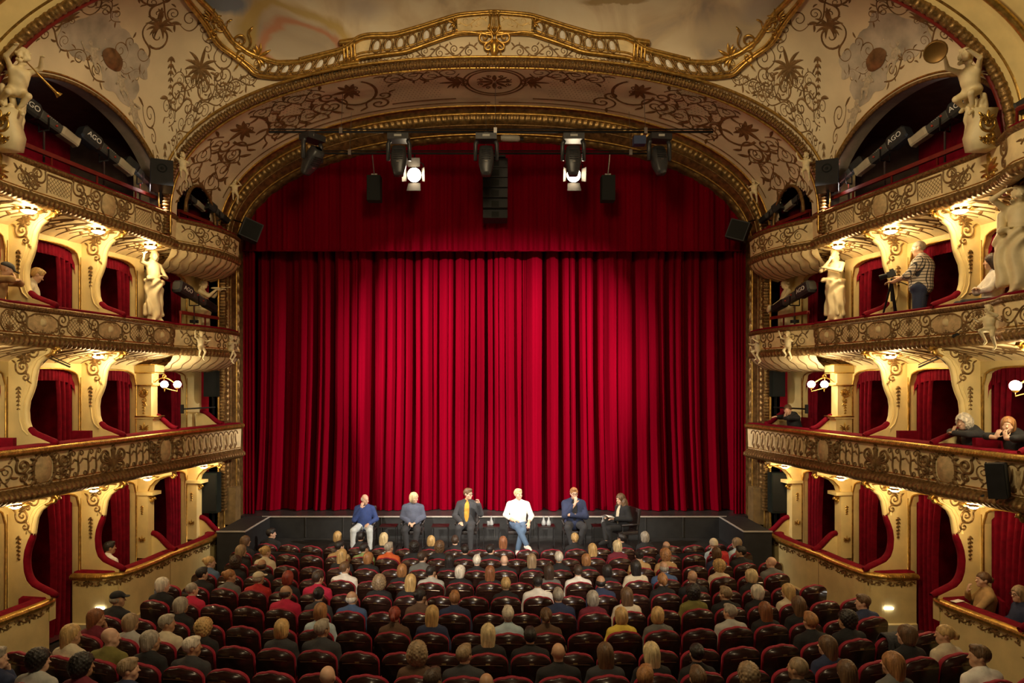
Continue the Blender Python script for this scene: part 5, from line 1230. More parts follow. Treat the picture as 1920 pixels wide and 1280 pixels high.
AUD = [(0,-10,'m','short','black','black','R',0),
(1,-11,'f','long','brown','black','r',0),
(2,-10,'f','long','ash','black','r',0),
(2,-9,'f','bun','blonde','cream','r',0),
(3,-10,'f','curly','dark','black','f',0),
(3,-9,'m','rim','dark','black','f',0),
(0,-7,'f','bob','blonde','black','f',0),
(1,-7,'m','short','black','tan','r',1),
(0,-6,'m','short','black','black','f',0),
(1,-6,'m','short','black','green','r',1),
(0,-5,'f','long','light','black','f',0),
(1,-5,'m','short','grey','orange','r',0),
(0,-3,'f','bob','blonde','black','f',0),
(1,-4,'f','curly','black','black','f',0),
(1,-3,'f','curly','brown','black','f',0),
(0,-2,'m','short','dark','black','f',0),
(1,-2,'m','short','black','black','f',0),
(1,-1,'m','short','black','black','r',0),
(0,0,'f','long','auburn','black','f',0),
(2,-6,'f','long','blonde','black','f',0),
(2,-5,'f','bob','ginger','black','r',0),
(2,-3,'m','short','dark','grey','r',0),
(2,-2,'f','long','black','black','f',0),
(2,-1,'f','short','white','black','f',0),
(2,0,'m','bald','white','black','f',0),
(3,-6,'m','short','brown','white','r',0),
(3,-4,'f','bob','ginger','black','f',0),
(3,-3,'m','short','black','lightgrey','r',1),
(3,-2,'f','bob','white','black','r',0),
(3,-1,'f','long','auburn','black','f',0),
(4,-9,'f','bun','ginger','grey','R',0),
(4,-8,'m','cap','cream','red','r',0),
(4,-6,'m','short','dark','crimson','r',0),
(4,-7,'f','bob','red','black','f',0),
(5,-7,'m','rim','dark','crimson','r',0),
(4,-4,'f','bigcurl','ash','black','f',0),
(4,-3,'f','long','blonde','black','f',0),
(4,0,'f','short','blonde','black','f',0),
(5,-6,'f','bun','black','charcoal','f',0),
(5,-5,'m','rim','white','blue','r',0),
(5,-3,'f','bun','black','brown','r',1),
(5,-2,'m','short','ginger','navy','f',0),
(6,-5,'f','bob','ginger','lightblue','f',0),
(7,-5,'m','short','grey','charcoal','r',0),
(6,-3,'f','pony','red','brown','f',0),
(6,-2,'f','long','blonde','navy','f',0),
(6,0,'f','short','white','lightblue','f',0),
(7,-6,'f','bob','blonde','charcoal','f',0),
(7,-1,'f','long','light','black','f',0),
(7,0,'m','short','black','black','f',0),
(8,-2,'f','bigcurl','ash','brown','f',0),
(8,-1,'m','short','ash','charcoal','r',0),
(9,-2,'m','short','dark','black','r',0),
(9,-1,'m','bald','white','black','f',0),
(9,-4,'m','bald','white','black','f',0),
(2,1,'f','long','ash','black','f',0),
(2,2,'f','short','white','black','f',0),
(0,3,'f','pony','blonde','black','f',0),
(1,3,'f','long','blonde','black','f',0),
(2,3,'f','bob','ginger','black','f',0),
(0,5,'m','short','black','black','l',0),
(1,4,'f','bob','light','maroon','f',0),
(0,6,'f','bob','grey','black','f',0),
(1,6,'m','rim','brown','black','f',0),
(2,5,'f','bun','black','tan','f',0),
(2,6,'f','curly','ginger','tan','f',0),
(3,5,'m','rim','grey','blue','f',0),
(1,8,'f','beanie','cream','lightblue','f',0),
(2,8,'f','bob','brown','navy','f',0),
(3,7,'f','curly','blonde','cream','l',0),
(1,9,'f','bob','ash','lightblue','l',0),
(2,9,'m','short','black','black','L',1),
(3,1,'f','long','dark','grey','f',0),
(3,2,'m','short','dark','white','f',0),
(3,3,'f','bob','black','black','f',0),
(3,4,'f','long','black','cream','f',0),
(4,1,'m','short','black','white','f',0),
(4,3,'m','rim','black','navy','f',0),
(4,5,'f','pony','ginger','black','f',0),
(4,8,'f','bob','light','black','l',0),
(4,6,'m','bald','white','black','f',0),
(5,7,'f','bob','white','black','l',0),
(5,1,'m','short','grey','navy','f',0),
(5,2,'f','bob','grey','maroon','f',0),
(5,3,'f','long','brown','cream','f',0),
(5,5,'f','curly','black','olive','f',0),
(5,6,'m','short','ash','black','l',0),
(6,6,'m','short','grey','lightgrey','l',0),
(6,7,'f','long','auburn','black','f',0),
(6,3,'f','bob','blonde','yellow','f',0),
(6,4,'f','bob','blonde','grey','r',0),
(6,1,'f','pony','brown','brown','f',0),
(8,1,'m','bald','ash','black','f',0),
(8,2,'f','long','brown','charcoal','f',0),
(8,3,'f','long','light','black','f',0),
(8,4,'f','bun','black','black','f',0),
(9,2,'m','short','ginger','black','r',0),
(9,3,'f','short','brown','black','f',0),
(9,4,'f','curly','ash','black','f',0),
(3,9,'m','bald','white','grey','l',0),
(5,8,'f','long','blonde','cream','l',0),
(6,8,'f','long','brown','black','f',0),
(7,7,'m','short','ginger','black','f',0),
(7,8,'m','curly','black','black','L',0),
(6,10,'m','short','brown','navy','L',0),
(8,7,'f','long','brown','navy','l',0),
(9,5,'m','buzz','ash','black','l',0),
(9,6,'f','long','brown','black','f',0),
(9,7,'f','long','ginger','grey','l',1),
(8,10,'f','pony','blonde','cream','L',0),
(8,9,'f','bob','brown','black','l',0),
(9,9,'m','short','brown','white','L',1),
(3,-11,'f','bun','blonde','denim','R',0),
(4,-10,'m','short','black','black','r',0),
(5,-10,'m','buzz','grey','crimson','r',0),
(5,-11,'f','bob','white','black','R',0),
(6,-11,'m','cap','black','black','R',0),
(7,-9,'m','short','grey','cream','R',0),
(6,-9,'f','bob','grey','black','r',0),
(7,-8,'f','curly','blonde','black','r',0),
(7,-11,'f','long','auburn','maroon','R',1),
(8,-10,'f','long','blonde','cream','R',0),
(8,-9,'m','bald','white','olive','R',0),
(7,-10,'f','bob','ash','lightgrey','r',0),
(9,-11,'m','short','grey','navy','R',1),
(9,-10,'m','curly','black','lightgrey','R',0),
(9,-9,'f','bigcurl','black','maroon','R',0),
(8,-8,'f','bob','grey','black','R',0),
(8,-7,'m','short','white','charcoal','R',0),
(9,-8,'m','short','ash','navy','R',0)]
HW = dict(short='short', rim='receding', buzz='cropped', bob='chin-length', long='long', pony='ponytailed', bun='pinned-up', curly='curly', bigcurl='bushy curly', cap='', beanie='')
CW = dict(black='black', dark='dark brown', brown='brown', auburn='auburn', red='red', ginger='ginger', blonde='blonde', light='pale blonde', white='white', grey='grey', ash='ash brown')
TW = {'lightgrey': 'light grey', 'lightblue': 'light blue'}
def who(style, hc, col):
    if style == 'cap': d = f'person in {hc} cap'
    elif style == 'beanie': d = f'person in {hc} hat'
    elif style == 'bald': d = 'bald person'
    else: d = f'person with {HW[style]} {CW[hc]} hair'
    return f'{d} {"in" if style == "bald" else "and"} {TW.get(col, col)} top'
WHO = {(a[0], a[1]): who(a[3], a[4], a[5]) for a in AUD}
taken = set(WHO)
def seat_at(i, n, x, label):
    y = ROWY[i]+KROW*x*x; z = row_floor(i); rz = math.atan(2*KROW*x)
    t = thing('theatre_seat', label, 'seat', (x, y, z), rz, 'stalls seats')
    for k, me in SM.items():
        o = link(k, me, t, False)
        if k == 'pedestal' : pass
    return t
for i in range(10):
    for n, x in row_seats(i):
        occ = (i, n) in taken
        seat_at(i, n, x, f'theatre seat under {WHO[(i, n)]}, {NTH[i]} row' if occ else (f'empty seat beside {WHO.get((i, n-1)) or WHO.get((i, n+1))}, {NTH[i]} row' if (WHO.get((i, n-1)) or WHO.get((i, n+1))) else f'empty dark theatre seat with empty neighbours, {NTH[i]} row from the stage'))
# ------------------------------------------------------------------ audience
protos = {}
def proto(kind):
    if kind in protos: return protos[kind]
    sex, yaw, chin = kind; y = {'f': 0, 'l': .55, 'r': -.55, 'L': 1.05, 'R': -1.05}[yaw]
    k = dict(hr=(y, 0, 0), pel=(0, .19, .55), chest=(0, .14, .89), neck=(0, .145, 1.045), head=(.0, .175, 1.180), knR=(.12, .56, .53), knL=(-.12, .56, .53), anR=(.12, .52, .10), anL=(-.12, .52, .10), elR=(.24, .14, .72), elL=(-.24, .14, .72), wrR=(.10, .36, .66), wrL=(-.10, .36, .66), sw=.19 if sex == 'm' else .16, fat=1.08 if sex == 'm' else .93)
    if chin: k.update(elR=(.23, .24, .74), wrR=(.07, .26, 1.0), hdR=(-.1, -.1, 1), hnR=(0, -1, 0))
    J = pose(**k); h = .0165
    protos[kind] = (J, sdf_mesh('person', body_sdf(J), h, SKIN[0]), sdf_mesh('top', top_sdf(J, .016), .02, fab('grey')), sdf_mesh('trousers', trouser_sdf(J), .026, fab('charcoal')))
    return protos[kind]
def audience_person(i, n, sex, style, hc, col, yaw, chin):
    off = .36 if i % 2 == 0 else .85; x = (n+off)*.55; y = ROWY[i]+KROW*x*x; rz = math.atan(2*KROW*x)
    J, me, tp, tr = proto((sex, yaw, chin))
    o = link('person', me); tag(o, f'seated {who(style, hc, col)}, {NTH[i]} row from the stage', 'person', 'seated audience in the stalls')
    o.location = (x, y, row_floor(i)); o.rotation_euler = (0, 0, rz); s = random.uniform(.975, 1.03); o.scale = (s, s, s)
    recol(o, SKIN[random.randrange(3)])
    recol(link('top', tp, o, False), fab(col)); recol(link('trousers', tr, o, False), fab('charcoal'))
    if style != 'bald':
        c = add_hair(o, J, style, fab(hc) if style in ('cap', 'beanie') else hairmat(hc))
        if style == 'cap': add_hair(o, J, 'rim', hairmat('grey'))
    return o
for a in AUD: audience_person(*a)
# ------------------------------------------------------------------ plaster statues and cherubs
def statue_mesh(J, hair='long', drape=None, h=.016, wings=False, extra=None):
    S = body_sdf(J, True, True)
    hs = hair_sdf(hair); R = np.array(rotm(*J['hr'])); c = V3(J['head']); g = J['hs']
    H = SDF()
    def wrap(f): return lambda P: f(((P-c) @ R)/g)*g
    # hair as simple lumps around the skull
    for k in range(14):
        a = k*2.4; zz = .09-.016*k; r = .075 if k > 3 else .05
        S.ell(c+R @ (np.array((r*math.cos(a), -.02+r*.9*math.sin(a)-(.03 if math.sin(a) > 0 else 0), zz))*g), .034*g, None, .02)
    for fn in ([drape] if drape else []): fn(S, J)
    if wings:
        ch = V3(J['chest'])
        for e in (-1, 1):
            for k in range(4): S.cap(ch+V3((e*.05, -.10, .06)), ch+V3((e*(.16+.04*k), -.20-.02*k, .22-.10*k)), .022, .012, .02)
    if extra: extra(S, J)
    return S
def fold_noise(z1, amp=.018, f=30):
    return lambda P: np.where(P[..., 2] < z1, amp*np.sin(P[..., 0]*f+3*np.sin(P[..., 2]*7)+P[..., 2]*9)+amp*.6*np.sin(P[..., 1]*f*.8+P[..., 2]*6), 0)
def skirt(S, J):
    p = V3(J['pel'])
    S.ell(p+V3((0, .0, -.02)), (.20, .16, .13), None, .06); S.cap(p-V3((0, 0, .1)), p-V3((0, -.02, .75)), .19, .15, .06)
    for k in range(7): a = k*.9; S.cap(p+V3((.17*math.cos(a), .14*math.sin(a), .05)), p+V3((.17*math.cos(a+.6), .15*math.sin(a+.6), -.72)), .05, .045, .015)
    S.cap(p+V3((-.2, .08, .0)), p+V3((.2, .12, .10)), .05, .06, .05)
STAND = dict(pel=(0, 0, .92), chest=(0, -.02, 1.28), neck=(0, -.01, 1.43), head=(0, .03, 1.57), knR=(.10, .04, .50), knL=(-.10, .02, .50), anR=(.10, 0, .10), anL=(-.10, 0, .10), elR=(.27, .0, 1.12), elL=(-.27, .0, 1.12), wrR=(.25, .18, .98), wrL=(-.25, .18, .98))
def sgrp(name, me, loc, rz, label, sc=1., lean=(0, 0)):
    o = link(name, me); tag(o, label, 'statue'); o.location = loc; o.rotation_euler = (lean[0], lean[1], rz); o.scale = (sc, sc, sc); return o
def inward(sx, s, u, z): p = sp(s, u, z); return Vector((sx*p.x, p.y, p.z))
# orientation: figure faces +Y locally; facing into the hall from the right wall is rz = +90 deg, from the left -90 deg
def face_in(sx, turn=0.): return sx*(PI/2+turn)
JA = pose(**{**STAND, 'fat': .95, 'sw': .17, 'elR': (.36, .10, 1.36), 'wrR': (.44, .28, 1.52), 'hdR': (.2, 1, .3), 'elL': (-.28, .06, 1.08), 'wrL': (-.10, .20, 1.08), 'hdL': (1, .4, .1), 'hr': (-.4, -.1, 0)})
me = sdf_mesh('caryatid', statue_mesh(JA, drape=skirt), .017, STONE, fold_noise(1.0)); 
sgrp('caryatid', me, inward(-1, 14.33, .40, 5.82), -PI/2-.5, 'plaster female caryatid holding a flower beside the stage box', .90)
JB = pose(**{**STAND, 'fat': 1.05, 'elR': (.20, .22, 1.22), 'wrR': (-.02, .22, 1.44), 'hdR': (-.3, -.1, 1), 'hnR': (0, -1, 0), 'elL': (-.26, .16, 1.16), 'wrL': (.08, .24, 1.28), 'hdL': (1, .1, .2), 'hr': (.3, -.35, 0)})
me = sdf_mesh('atlas_statue', statue_mesh(JB, drape=skirt), .017, STONE, fold_noise(1.0))
sgrp('atlas_statue', me, inward(1, 14.33, .40, 5.82), PI/2+.5, 'bearded plaster male figure with hands raised to chin beside the stage box', .90)
JC = pose(**{**STAND, 'fat': 1.0, 'sw': .18, 'elR': (.30, .22, 1.50), 'wrR': (.12, .34, 1.58), 'hdR': (-1, .2, .1), 'elL': (-.38, .14, 1.30), 'wrL': (-.40, .24, 1.12), 'hdL': (0, .6, -.6), 'hr': (.5, -.25, 0)})
def cloak(S, J):
    skirt(S, J); c = V3(J['chest']); S.cap(c+V3((.2, -.1, .1)), c+V3((.26, -.08, -.5)), .06, .10, .05); S.cap(c+V3((.24, .0, .0)), V3(J['pel'])+V3((.22, .05, -.7)), .05, .09, .05)
me = sdf_mesh('caryatid', statue_mesh(JC, drape=cloak), .015, STONE, fold_noise(1.05, .020, 28))
sgrp('caryatid', me, inward(1, 9.80, .86, 5.80), PI/2+.75, 'large plaster caryatid with raised arm and heavy drapery at the projecting bay', .93)
# half figures of musicians at the outer ends of the stage boxes
JV = pose(**{**STAND, 'elR': (.22, .20, 1.22), 'wrR': (.05, .34, 1.40), 'hdR': (-.2, 1, .2), 'elL': (-.24, .22, 1.26), 'wrL': (-.10, .42, 1.42), 'hdL': (.1, 1, .2), 'hr': (.2, -.2, 0)})
def fiddle(S, J): S.ell((-.06, .30, 1.46), (.06, .12, .03), None, .01); S.cap((-.08, .40, 1.47), (-.12, .66, 1.50), .014, .012, .01)
me = sdf_mesh('violinist_statue', statue_mesh(JV, drape=skirt, extra=fiddle), .018, STONE, fold_noise(.95))
sgrp('violinist_statue', me, inward(-1, 16.35, .20, 5.50), -PI/2+.15, 'plaster violin player leaning from the stage box', .92)
JT = pose(**{**STAND, 'elR': (.26, .10, 1.10), 'wrR': (.20, .34, .92), 'hdR': (0, .5, -.8), 'elL': (-.34, .14, 1.14), 'wrL': (-.30, .40, .96), 'hdL': (0, .6, -.6), 'hr': (-.3, -.2, 0)})
def drumx(S, J): S.ell((-.28, .48, .90), (.10, .05, .10), None, .01)
me = sdf_mesh('drummer_statue', statue_mesh(JT, drape=skirt, extra=drumx), .018, STONE, fold_noise(.95))
sgrp('drummer_statue', me, inward(1, 16.35, .20, 5.50), PI/2-.15, 'plaster musician leaning over a small drum at the stage box', .92)
# cherubs (child proportions)
def cherub(**k):
    d = dict(pel=(0, 0, .30), chest=(0, 0, .50), neck=(0, 0, .60), head=(0, .02, .70), hr=(0, 0, 0), hs=.92, sw=.11, elR=(.19, .06, .48), elL=(-.19, .06, .48), wrR=(.20, .18, .52), wrL=(-.20, .18, .52), hdR=(0, 1, .2), hdL=(0, 1, .2), hnR=(0, 0, -1), hnL=(0, 0, -1), knR=(.09, .12, .18), knL=(-.10, .10, .14), anR=(.06, .02, .04), anL=(-.10, -.02, -.06), ftR=(0, .8, -.4), ftL=(0, .8, -.6), fat=1.22, curl=.7); d.update(k)
    for n_ in d:
        if n_ in ('pel', 'chest', 'neck', 'head', 'elR', 'elL', 'wrR', 'wrL', 'knR', 'knL', 'anR', 'anL'): d[n_] = tuple(1.65*v for v in d[n_])
    d['sw'] = .165; d['hs'] = 1.38; d['head'] = (d['head'][0], d['head'][1], d['head'][2]+.04); return d
ch1 = sdf_mesh('cherub', statue_mesh(cherub(elR=(.22, .05, .60), wrR=(.26, .10, .76), hdR=(0, .3, 1), hnR=(0, 1, 0)), wings=True), .02, STONE)
ch2 = sdf_mesh('cherub', statue_mesh(cherub(hr=(.5, -.2, .2), elL=(-.2, .12, .56), wrL=(-.08, .22, .66), hdL=(.5, .5, .7), knR=(.10, .16, .26)), wings=True), .02, STONE)
for sx in (-1, 1):
    fs = FILM[sx]
    sgrp('cherub', ch1, inward(sx, 15.05, 1.0, 5.16), sx*(PI/2+.6), 'plaster cherub with raised arm on the second-tier stage box, '+fs, .40)
    sgrp('cherub', ch2, inward(sx, 16.1, 1.08, 5.12), sx*(PI/2+.2), 'plaster cherub leaning outward on the second-tier stage box, '+fs, .42)
    sgrp('cherub', ch1, (sx*6.30, 13.80, 8.72), sx*(PI/2+.9), 'small plaster cherub at the springing of the vault arch, '+fs, .38)
    sgrp('cherub', ch2, (sx*6.22, 16.35, 8.95), sx*(PI/2+1.0), 'small plaster cherub at the gilt proscenium arch, '+fs, .38)
    # relief putti painted with the vault ornament
    for (a, b_, mesh, s_) in ((.28, 1.62, ch2, .45), (.62, 2.80, ch1, .43), (.55, 2.10, ch2, .38)):
        p = vault(a, b_, .01, sx); ta = (vault(a+.05, b_+.05, 0, sx)-vault(a-.05, b_-.05, 0, sx)).normalized(); n = (vault(a, b_, .05, sx)-vault(a, b_, 0, sx)).normalized(); ux = ta.cross(-n).normalized() if True else None
        ux = n.cross(ta).normalized()
        M = Matrix((ux, n, ta)).transposed().to_4x4(); sc = Matrix.Diagonal((s_, s_*.22, s_, 1))
        o = link('putto_relief', mesh, ceil, True); recol(o, mat('painted_putto', (.52,.44,.32), .65, var=.2, vs=10)); o.matrix_local = Matrix.Translation(p-ta*.25) @ M @ sc
ang = sdf_mesh('angel_statue', statue_mesh(cherub(hr=(.6, .3, 0), chest=(0, .06, .50), head=(0, .16, .70), neck=(0, .09, .60), elR=(.20, .18, .62), wrR=(.16, .34, .72), elL=(-.18, .2, .60), wrL=(-.12, .36, .68), knR=(.14, .10, .22), anR=(.14, -.10, .16), knL=(-.06, .16, .22), anL=(-.02, .02, .08)), wings=True, drape=lambda S, J: [S.cap((.2*math.cos(k*1.3), -.16+.03*k, .56-.10*k), (.2*math.cos(k*1.3+1), -.26, .0-.08*k), .06, .07, .02) for k in range(5)]), .02, STONE, fold_noise(.16, .012, 30))
for sx in (-1, 1):
    p = Vector((sx*6.98, 9.98, 8.50)); sgrp('angel_statue', ang, p, sx*(PI/2+.55), 'plaster winged angel '+('raising a gilt tambourine' if sx > 0 else 'blowing a long gilt trumpet')+' at the gallery pier', .70, (0, 0))
    b = MB(sx); b.prism([(-.16, 0), (.16, 0), (.20, .2), (.13, .42), (.17, .58), (-.17, .58), (-.13, .42), (-.2, .2)], lambda x, z: Vector((7.12+x, 9.86, 7.98+z)), lambda x, z: Vector((7.12+x, 10.1, 7.98+z)))
    t = thing('mask_console', f'cream mask console with gilt volute under the angel, {FILM[sx]}', 'console', (sx*7.12, 9.98, 7.98)); b.build('block', STONE, t)
    b = MB(sx); mpk = lambda x, y, o: Vector((7.12+x, 9.855-o, 7.98+y)); inlay(b, place(cscroll(.34, .14), .02, .25)+place(palmette(.16, 7), 0, .38)+place(rinceau(.24, .12, 2, .02), -.12, .1), mpk, .04); b.build('volute', GOLD, t)
b = MB(); c = Vector((6.24, 9.66, 9.26)); Q = Vector((-.5, -.6, -.5)).to_track_quat('Z', 'Y').to_matrix(); b.lathe([(.002, .02), (.13, .02), (.14, .03), (.15, .02), (.15, -.04), (.135, -.04), (.002, -.03)], c, 18, Q); tag(b.build('tambourine', mat('bronze_tambourine', (.22,.12,.03), .45, .6)), 'gilt tambourine held up by the winged angel', 'tambourine')
b = MB(); b.tube([Vector((-6.62, 9.66, 9.12)), Vector((-6.52, 9.80, 8.98)), Vector((-6.40, 9.96, 8.82)), Vector((-6.37, 10.0, 8.78))], [.009, .012, .02, .055], 10); tag(b.build('trumpet', GOLD), 'long gilt trumpet blown by the winged angel', 'trumpet')
sgrp('cherub', ch2, inward(1, 9.80, 1.36, 5.14), PI/2+.5, 'plaster cherub seated on the projecting second-tier bay', .40)

# ------------------------------------------------------------------ theatre spotlights of the galleries
fc = bpy.data.curves.new('lettering', 'FONT'); fc.body = 'AGO'; fc.size = .13; fc.extrude = .003; fc.align_x = 'CENTER'; fc.align_y = 'CENTER'
fo = bpy.data.objects.new('lettering', fc); C.objects.link(fo); bpy.context.view_layer.update()
AGO = bpy.data.meshes.new_from_object(fo.evaluated_get(bpy.context.evaluated_depsgraph_get())); bpy.data.objects.remove(fo)
AGO.materials.clear(); AGO.materials.append(mat('white_lettering', (.85,.84,.8), .5, ))
SILV = mat('pale_lens_barrel', (.55,.50,.38), .4, .3, var=.1)
def spot(sx, rear, front_, label, big=True, ago=True, stand=None, pale=True, beam=None):
    a = Vector(rear); bb = Vector(front_); a.x *= sx; bb.x *= sx; d = (bb-a); L = d.length; d.normalize()
    side = Vector((0, 0, 1)).cross(d).normalized(); up = d.cross(side).normalized()
    if sx > 0: out = -side if side.x > 0 else side
    else: out = side if side.x > 0 else -side
    t = thing('profile_spotlight', label, 'stage light', a+d*L*.5)
    def loft(rows_):
        b = MB(); R = []
        for f, w_, h_ in rows_:
            c = a+d*(L*f); R.append([c+side*(w_*sxx)+up*(h_*syy) for sxx, syy in ((-1, -.7), (-.7, -1), (.7, -1), (1, -.7), (1, .7), (.7, 1), (-.7, 1), (-1, .7))])
        b.grid(R, close_u=True); n = len(b.v); b.f += [tuple(range(8)), tuple(range(n-1, n-9, -1))]; return b
    k = 1 if big else .75
    loft([(0, .09*k, .09*k), (.03, .12*k, .135*k), (.30, .12*k, .135*k), (.36, .085*k, .09*k)]).build('lamp_house', GREYM, t, False)
    loft([(.34, .08*k, .085*k), (.37, .09*k, .095*k), (.72, .075*k, .08*k)]).build('body', mat('grey_green_housing', (.075,.078,.075), .45, .2, var=.15), t, False)
    loft([(.70, .082*k, .085*k), (.74, .09*k, .092*k), (.96, .078*k, .08*k), (1, .086*k, .09*k)]).build('lens_tube', SILV if pale else BLACK, t, False)
    if big:
        b = MB(); c = a+d*L+d*.004; b.lathe([(.07, 0), (.03, .003), (.002, .004)], c, 12, d.to_track_quat('Z', 'Y').to_matrix()); b.build('lens', mat('lit_profile_lens', (1,.97,.9), .2, emit=6) if beam else mat('unlit_lens_glass', (.05,.05,.055), .1), t)
        if beam: light('SPOT', 'profile_spot_beam', tuple(c+d*.05), beam[1], (1, .88, .76), .06, (sx*beam[0][0], beam[0][1], beam[0][2]), beam[2], .95)
        for f, u_ in ((.44, .03), (.60, -.02)):
            b = MB(); c = a+d*L*f+out*(.09*k)+up*u_; b.lathe([(.018, 0), (.018, .02), (.002, .022)], c, 8, out.to_track_quat('Z', 'Y').to_matrix())
            b.build('red_knob', mat('red_knob', (.45,.05,.03), .4), t)
        b = MB()
        for f in (.47, .50, .53, .56, .59): b.box(a+d*L*f+out*(.088*k)+up*.05, (.012, .012, .006))
        tag(b.build('white_marking', mat('white_lettering'), t, False), kind='stuff')
    if ago:
        o = link('lettering', AGO, t); Mt = Matrix((d if sx < 0 else -d, up, out)).transposed().to_4x4() if True else None
        dd = d if out.cross(up).dot(d) < 0 else -d
        o.matrix_parent_inverse = t.matrix_basis.inverted(); o.matrix_basis = Matrix.Translation(a+d*L*.18+out*(.128*k)) @ Matrix((dd, up, out)).transposed().to_4x4() @ Matrix.Scale(k, 4)
    c = a+d*L*.45; z0 = stand if stand else c.z-.5
    b = MB()
    for e in (-1, 1): b.tube([c+side*(.12*k*e), c+side*(.12*k*e)-Vector((0, 0, .20))], .012, 5)
    b.tube([c+side*(.12*k)-Vector((0, 0, .2)), c-side*(.12*k)-Vector((0, 0, .2))], .014, 5); b.build('yoke', BLACK, t)
    b = MB(); b.tube([c-Vector((0, 0, .2)), Vector((c.x, c.y, z0))], .018, 6); b.build('stand_pole', STEEL, t)
    b = MB(); b.box(Vector((c.x, c.y, z0+.10)), (.16, .10, .07)); b.tube([Vector((c.x, c.y, z0+.1)), Vector((c.x-sx*.12, c.y-.1, z0+.1))], .012, 5); b.box(Vector((c.x, c.y, z0+.01)), (.2, .2, .02)); b.build('clamp', BLACK, t, False)
    return t
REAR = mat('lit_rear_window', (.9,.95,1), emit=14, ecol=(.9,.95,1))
for sx in (-1, 1):
    fs = FILM[sx]
    def q(s, u, z): return tuple(sp(s, u, z))
    t = spot(sx, q(10.98, .42, 9.14), q(12.02, .62, 8.76), 'grey profile spotlight nearest the angel in the top gallery, '+fs, stand=8.02, beam=((-.4, 17.9, 4.1), 9500, 50))
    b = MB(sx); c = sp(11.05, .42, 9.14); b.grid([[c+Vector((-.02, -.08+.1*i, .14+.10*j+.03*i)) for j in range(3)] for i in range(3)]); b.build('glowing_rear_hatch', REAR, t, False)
    spot(sx, q(12.32, .42, 9.10), q(13.38, .62, 8.66), 'grey profile spotlight in the middle of the top gallery, '+fs, stand=8.02, beam=((2.2, 17.9, 3.0), 2600, 36))
    spot(sx, q(13.35, .50, 8.92), q(14.05, .70, 8.50), 'small black spotlight behind the pier of the top gallery, '+fs, False, False, 8.02, False)
    spot(sx, q(14.95, .42, 8.90), q(16.0, .45, 8.62), 'grey profile spotlight above the top-tier stage box, '+fs, False, False, 8.05)
    spot(sx, q(15.9, .62, 8.70), q(16.45, .80, 8.42), 'short black spotlight next to the gilt proscenium frame, '+fs, False, False, 8.05, False)
    spot(sx, q(14.75, .62, 6.66), q(16.1, .66, 6.30), 'black profile spotlight inside the second-tier stage box, '+fs, True, True, 5.84, False)
    # red guard rails
    def rail(P, label, zb):
        t = thing('guard_rail', label, 'railing', (sx*P[len(P)//2].x, P[len(P)//2].y, zb)); b = MB(sx)
        rows = [[p+Vector((a, 0, c)) for a, c in ((-.03, -.035), (.03, -.035), (.03, .035), (-.03, .035))] for p in P]; b.grid(rows, close_u=True); b.f += [tuple(range(4)), tuple(range(len(b.v)-4, len(b.v)))]; b.build('top_rail', REDRAIL, t, False)
        for p in P[::2]:
            b = MB(sx); b.tube([p, Vector((p.x, p.y, zb))], .02, 6); b.build('post', REDRAIL, t)
    rail([sp(s, .70, 8.33) for s in (10.35, 10.9, 11.4, 11.9, 12.4, 12.9, 13.4, 13.8, 14.2)], 'long red wooden guard rail of the top gallery, '+fs, 8.1)
    rail([sp(s, .58, 8.30) for s in (14.9, 15.3, 15.7, 16.1, 16.5)], 'short red guard rail of the top-tier stage box, '+fs, 8.1)
    rail([sp(s, .62, 6.10) for s in (14.9, 15.3, 15.8, 16.3)], 'red guard rail of the second-tier stage box, '+fs, 5.82)
    # loudspeakers
    t = thing('box_speaker', 'black loudspeaker at the pier of the vault arch, '+fs, 'loudspeaker', (sx*6.55, 13.5, 8.3))
    Mr = Matrix.Rotation(-sx*.5, 3, 'Z') @ Matrix.Rotation(-.2, 3, 'X'); b = MB(); b.box((sx*6.58, 13.5, 8.66), (.40, .36, .54), Mr); b.build('cabinet', BLACK, t, False)
    b = MB(); b.lathe([(.09, 0), (.08, -.01), (.04, -.03), (.03, -.01), (.002, 0)], Vector((sx*6.58, 13.5, 8.72))+Mr @ Vector((0, -.185, .02)), 14, Mr @ Matrix.Rotation(PI/2, 3, 'X')); b.build('cone', mat('speaker_grille'), t)
    b = MB(); b.tube([(sx*6.6, 13.5, 8.4), (sx*6.62, 13.55, 8.12)], .025, 6); b.build('stand', BLACK, t)
    t = thing('monitor_speaker', 'tilted black loudspeaker hung inside the proscenium arch, '+fs, 'loudspeaker', (sx*5.9, 16.6, 8.0))
    Mr = Matrix.Rotation(-sx*.5, 3, 'Z') @ Matrix.Rotation(.35, 3, 'Y'); b = MB(); b.box((sx*5.92, 16.55, 8.25), (.46, .34, .46), Mr); b.build('cabinet', BLACK, t, False)
    b = MB(); b.tube([(sx*5.95, 16.6, 8.4), (sx*6.45, 16.9, 8.6)], .02, 6); b.build('bracket', BLACK, t)
    b = MB(); b.box(Vector((sx*5.92, 16.55, 8.25))+Mr @ Vector((0, -.18, 0)), (.40, .012, .40), Mr); b.build('grille', mat('speaker_grille'), t, False)
    DGS = mat('dark_green_speaker')
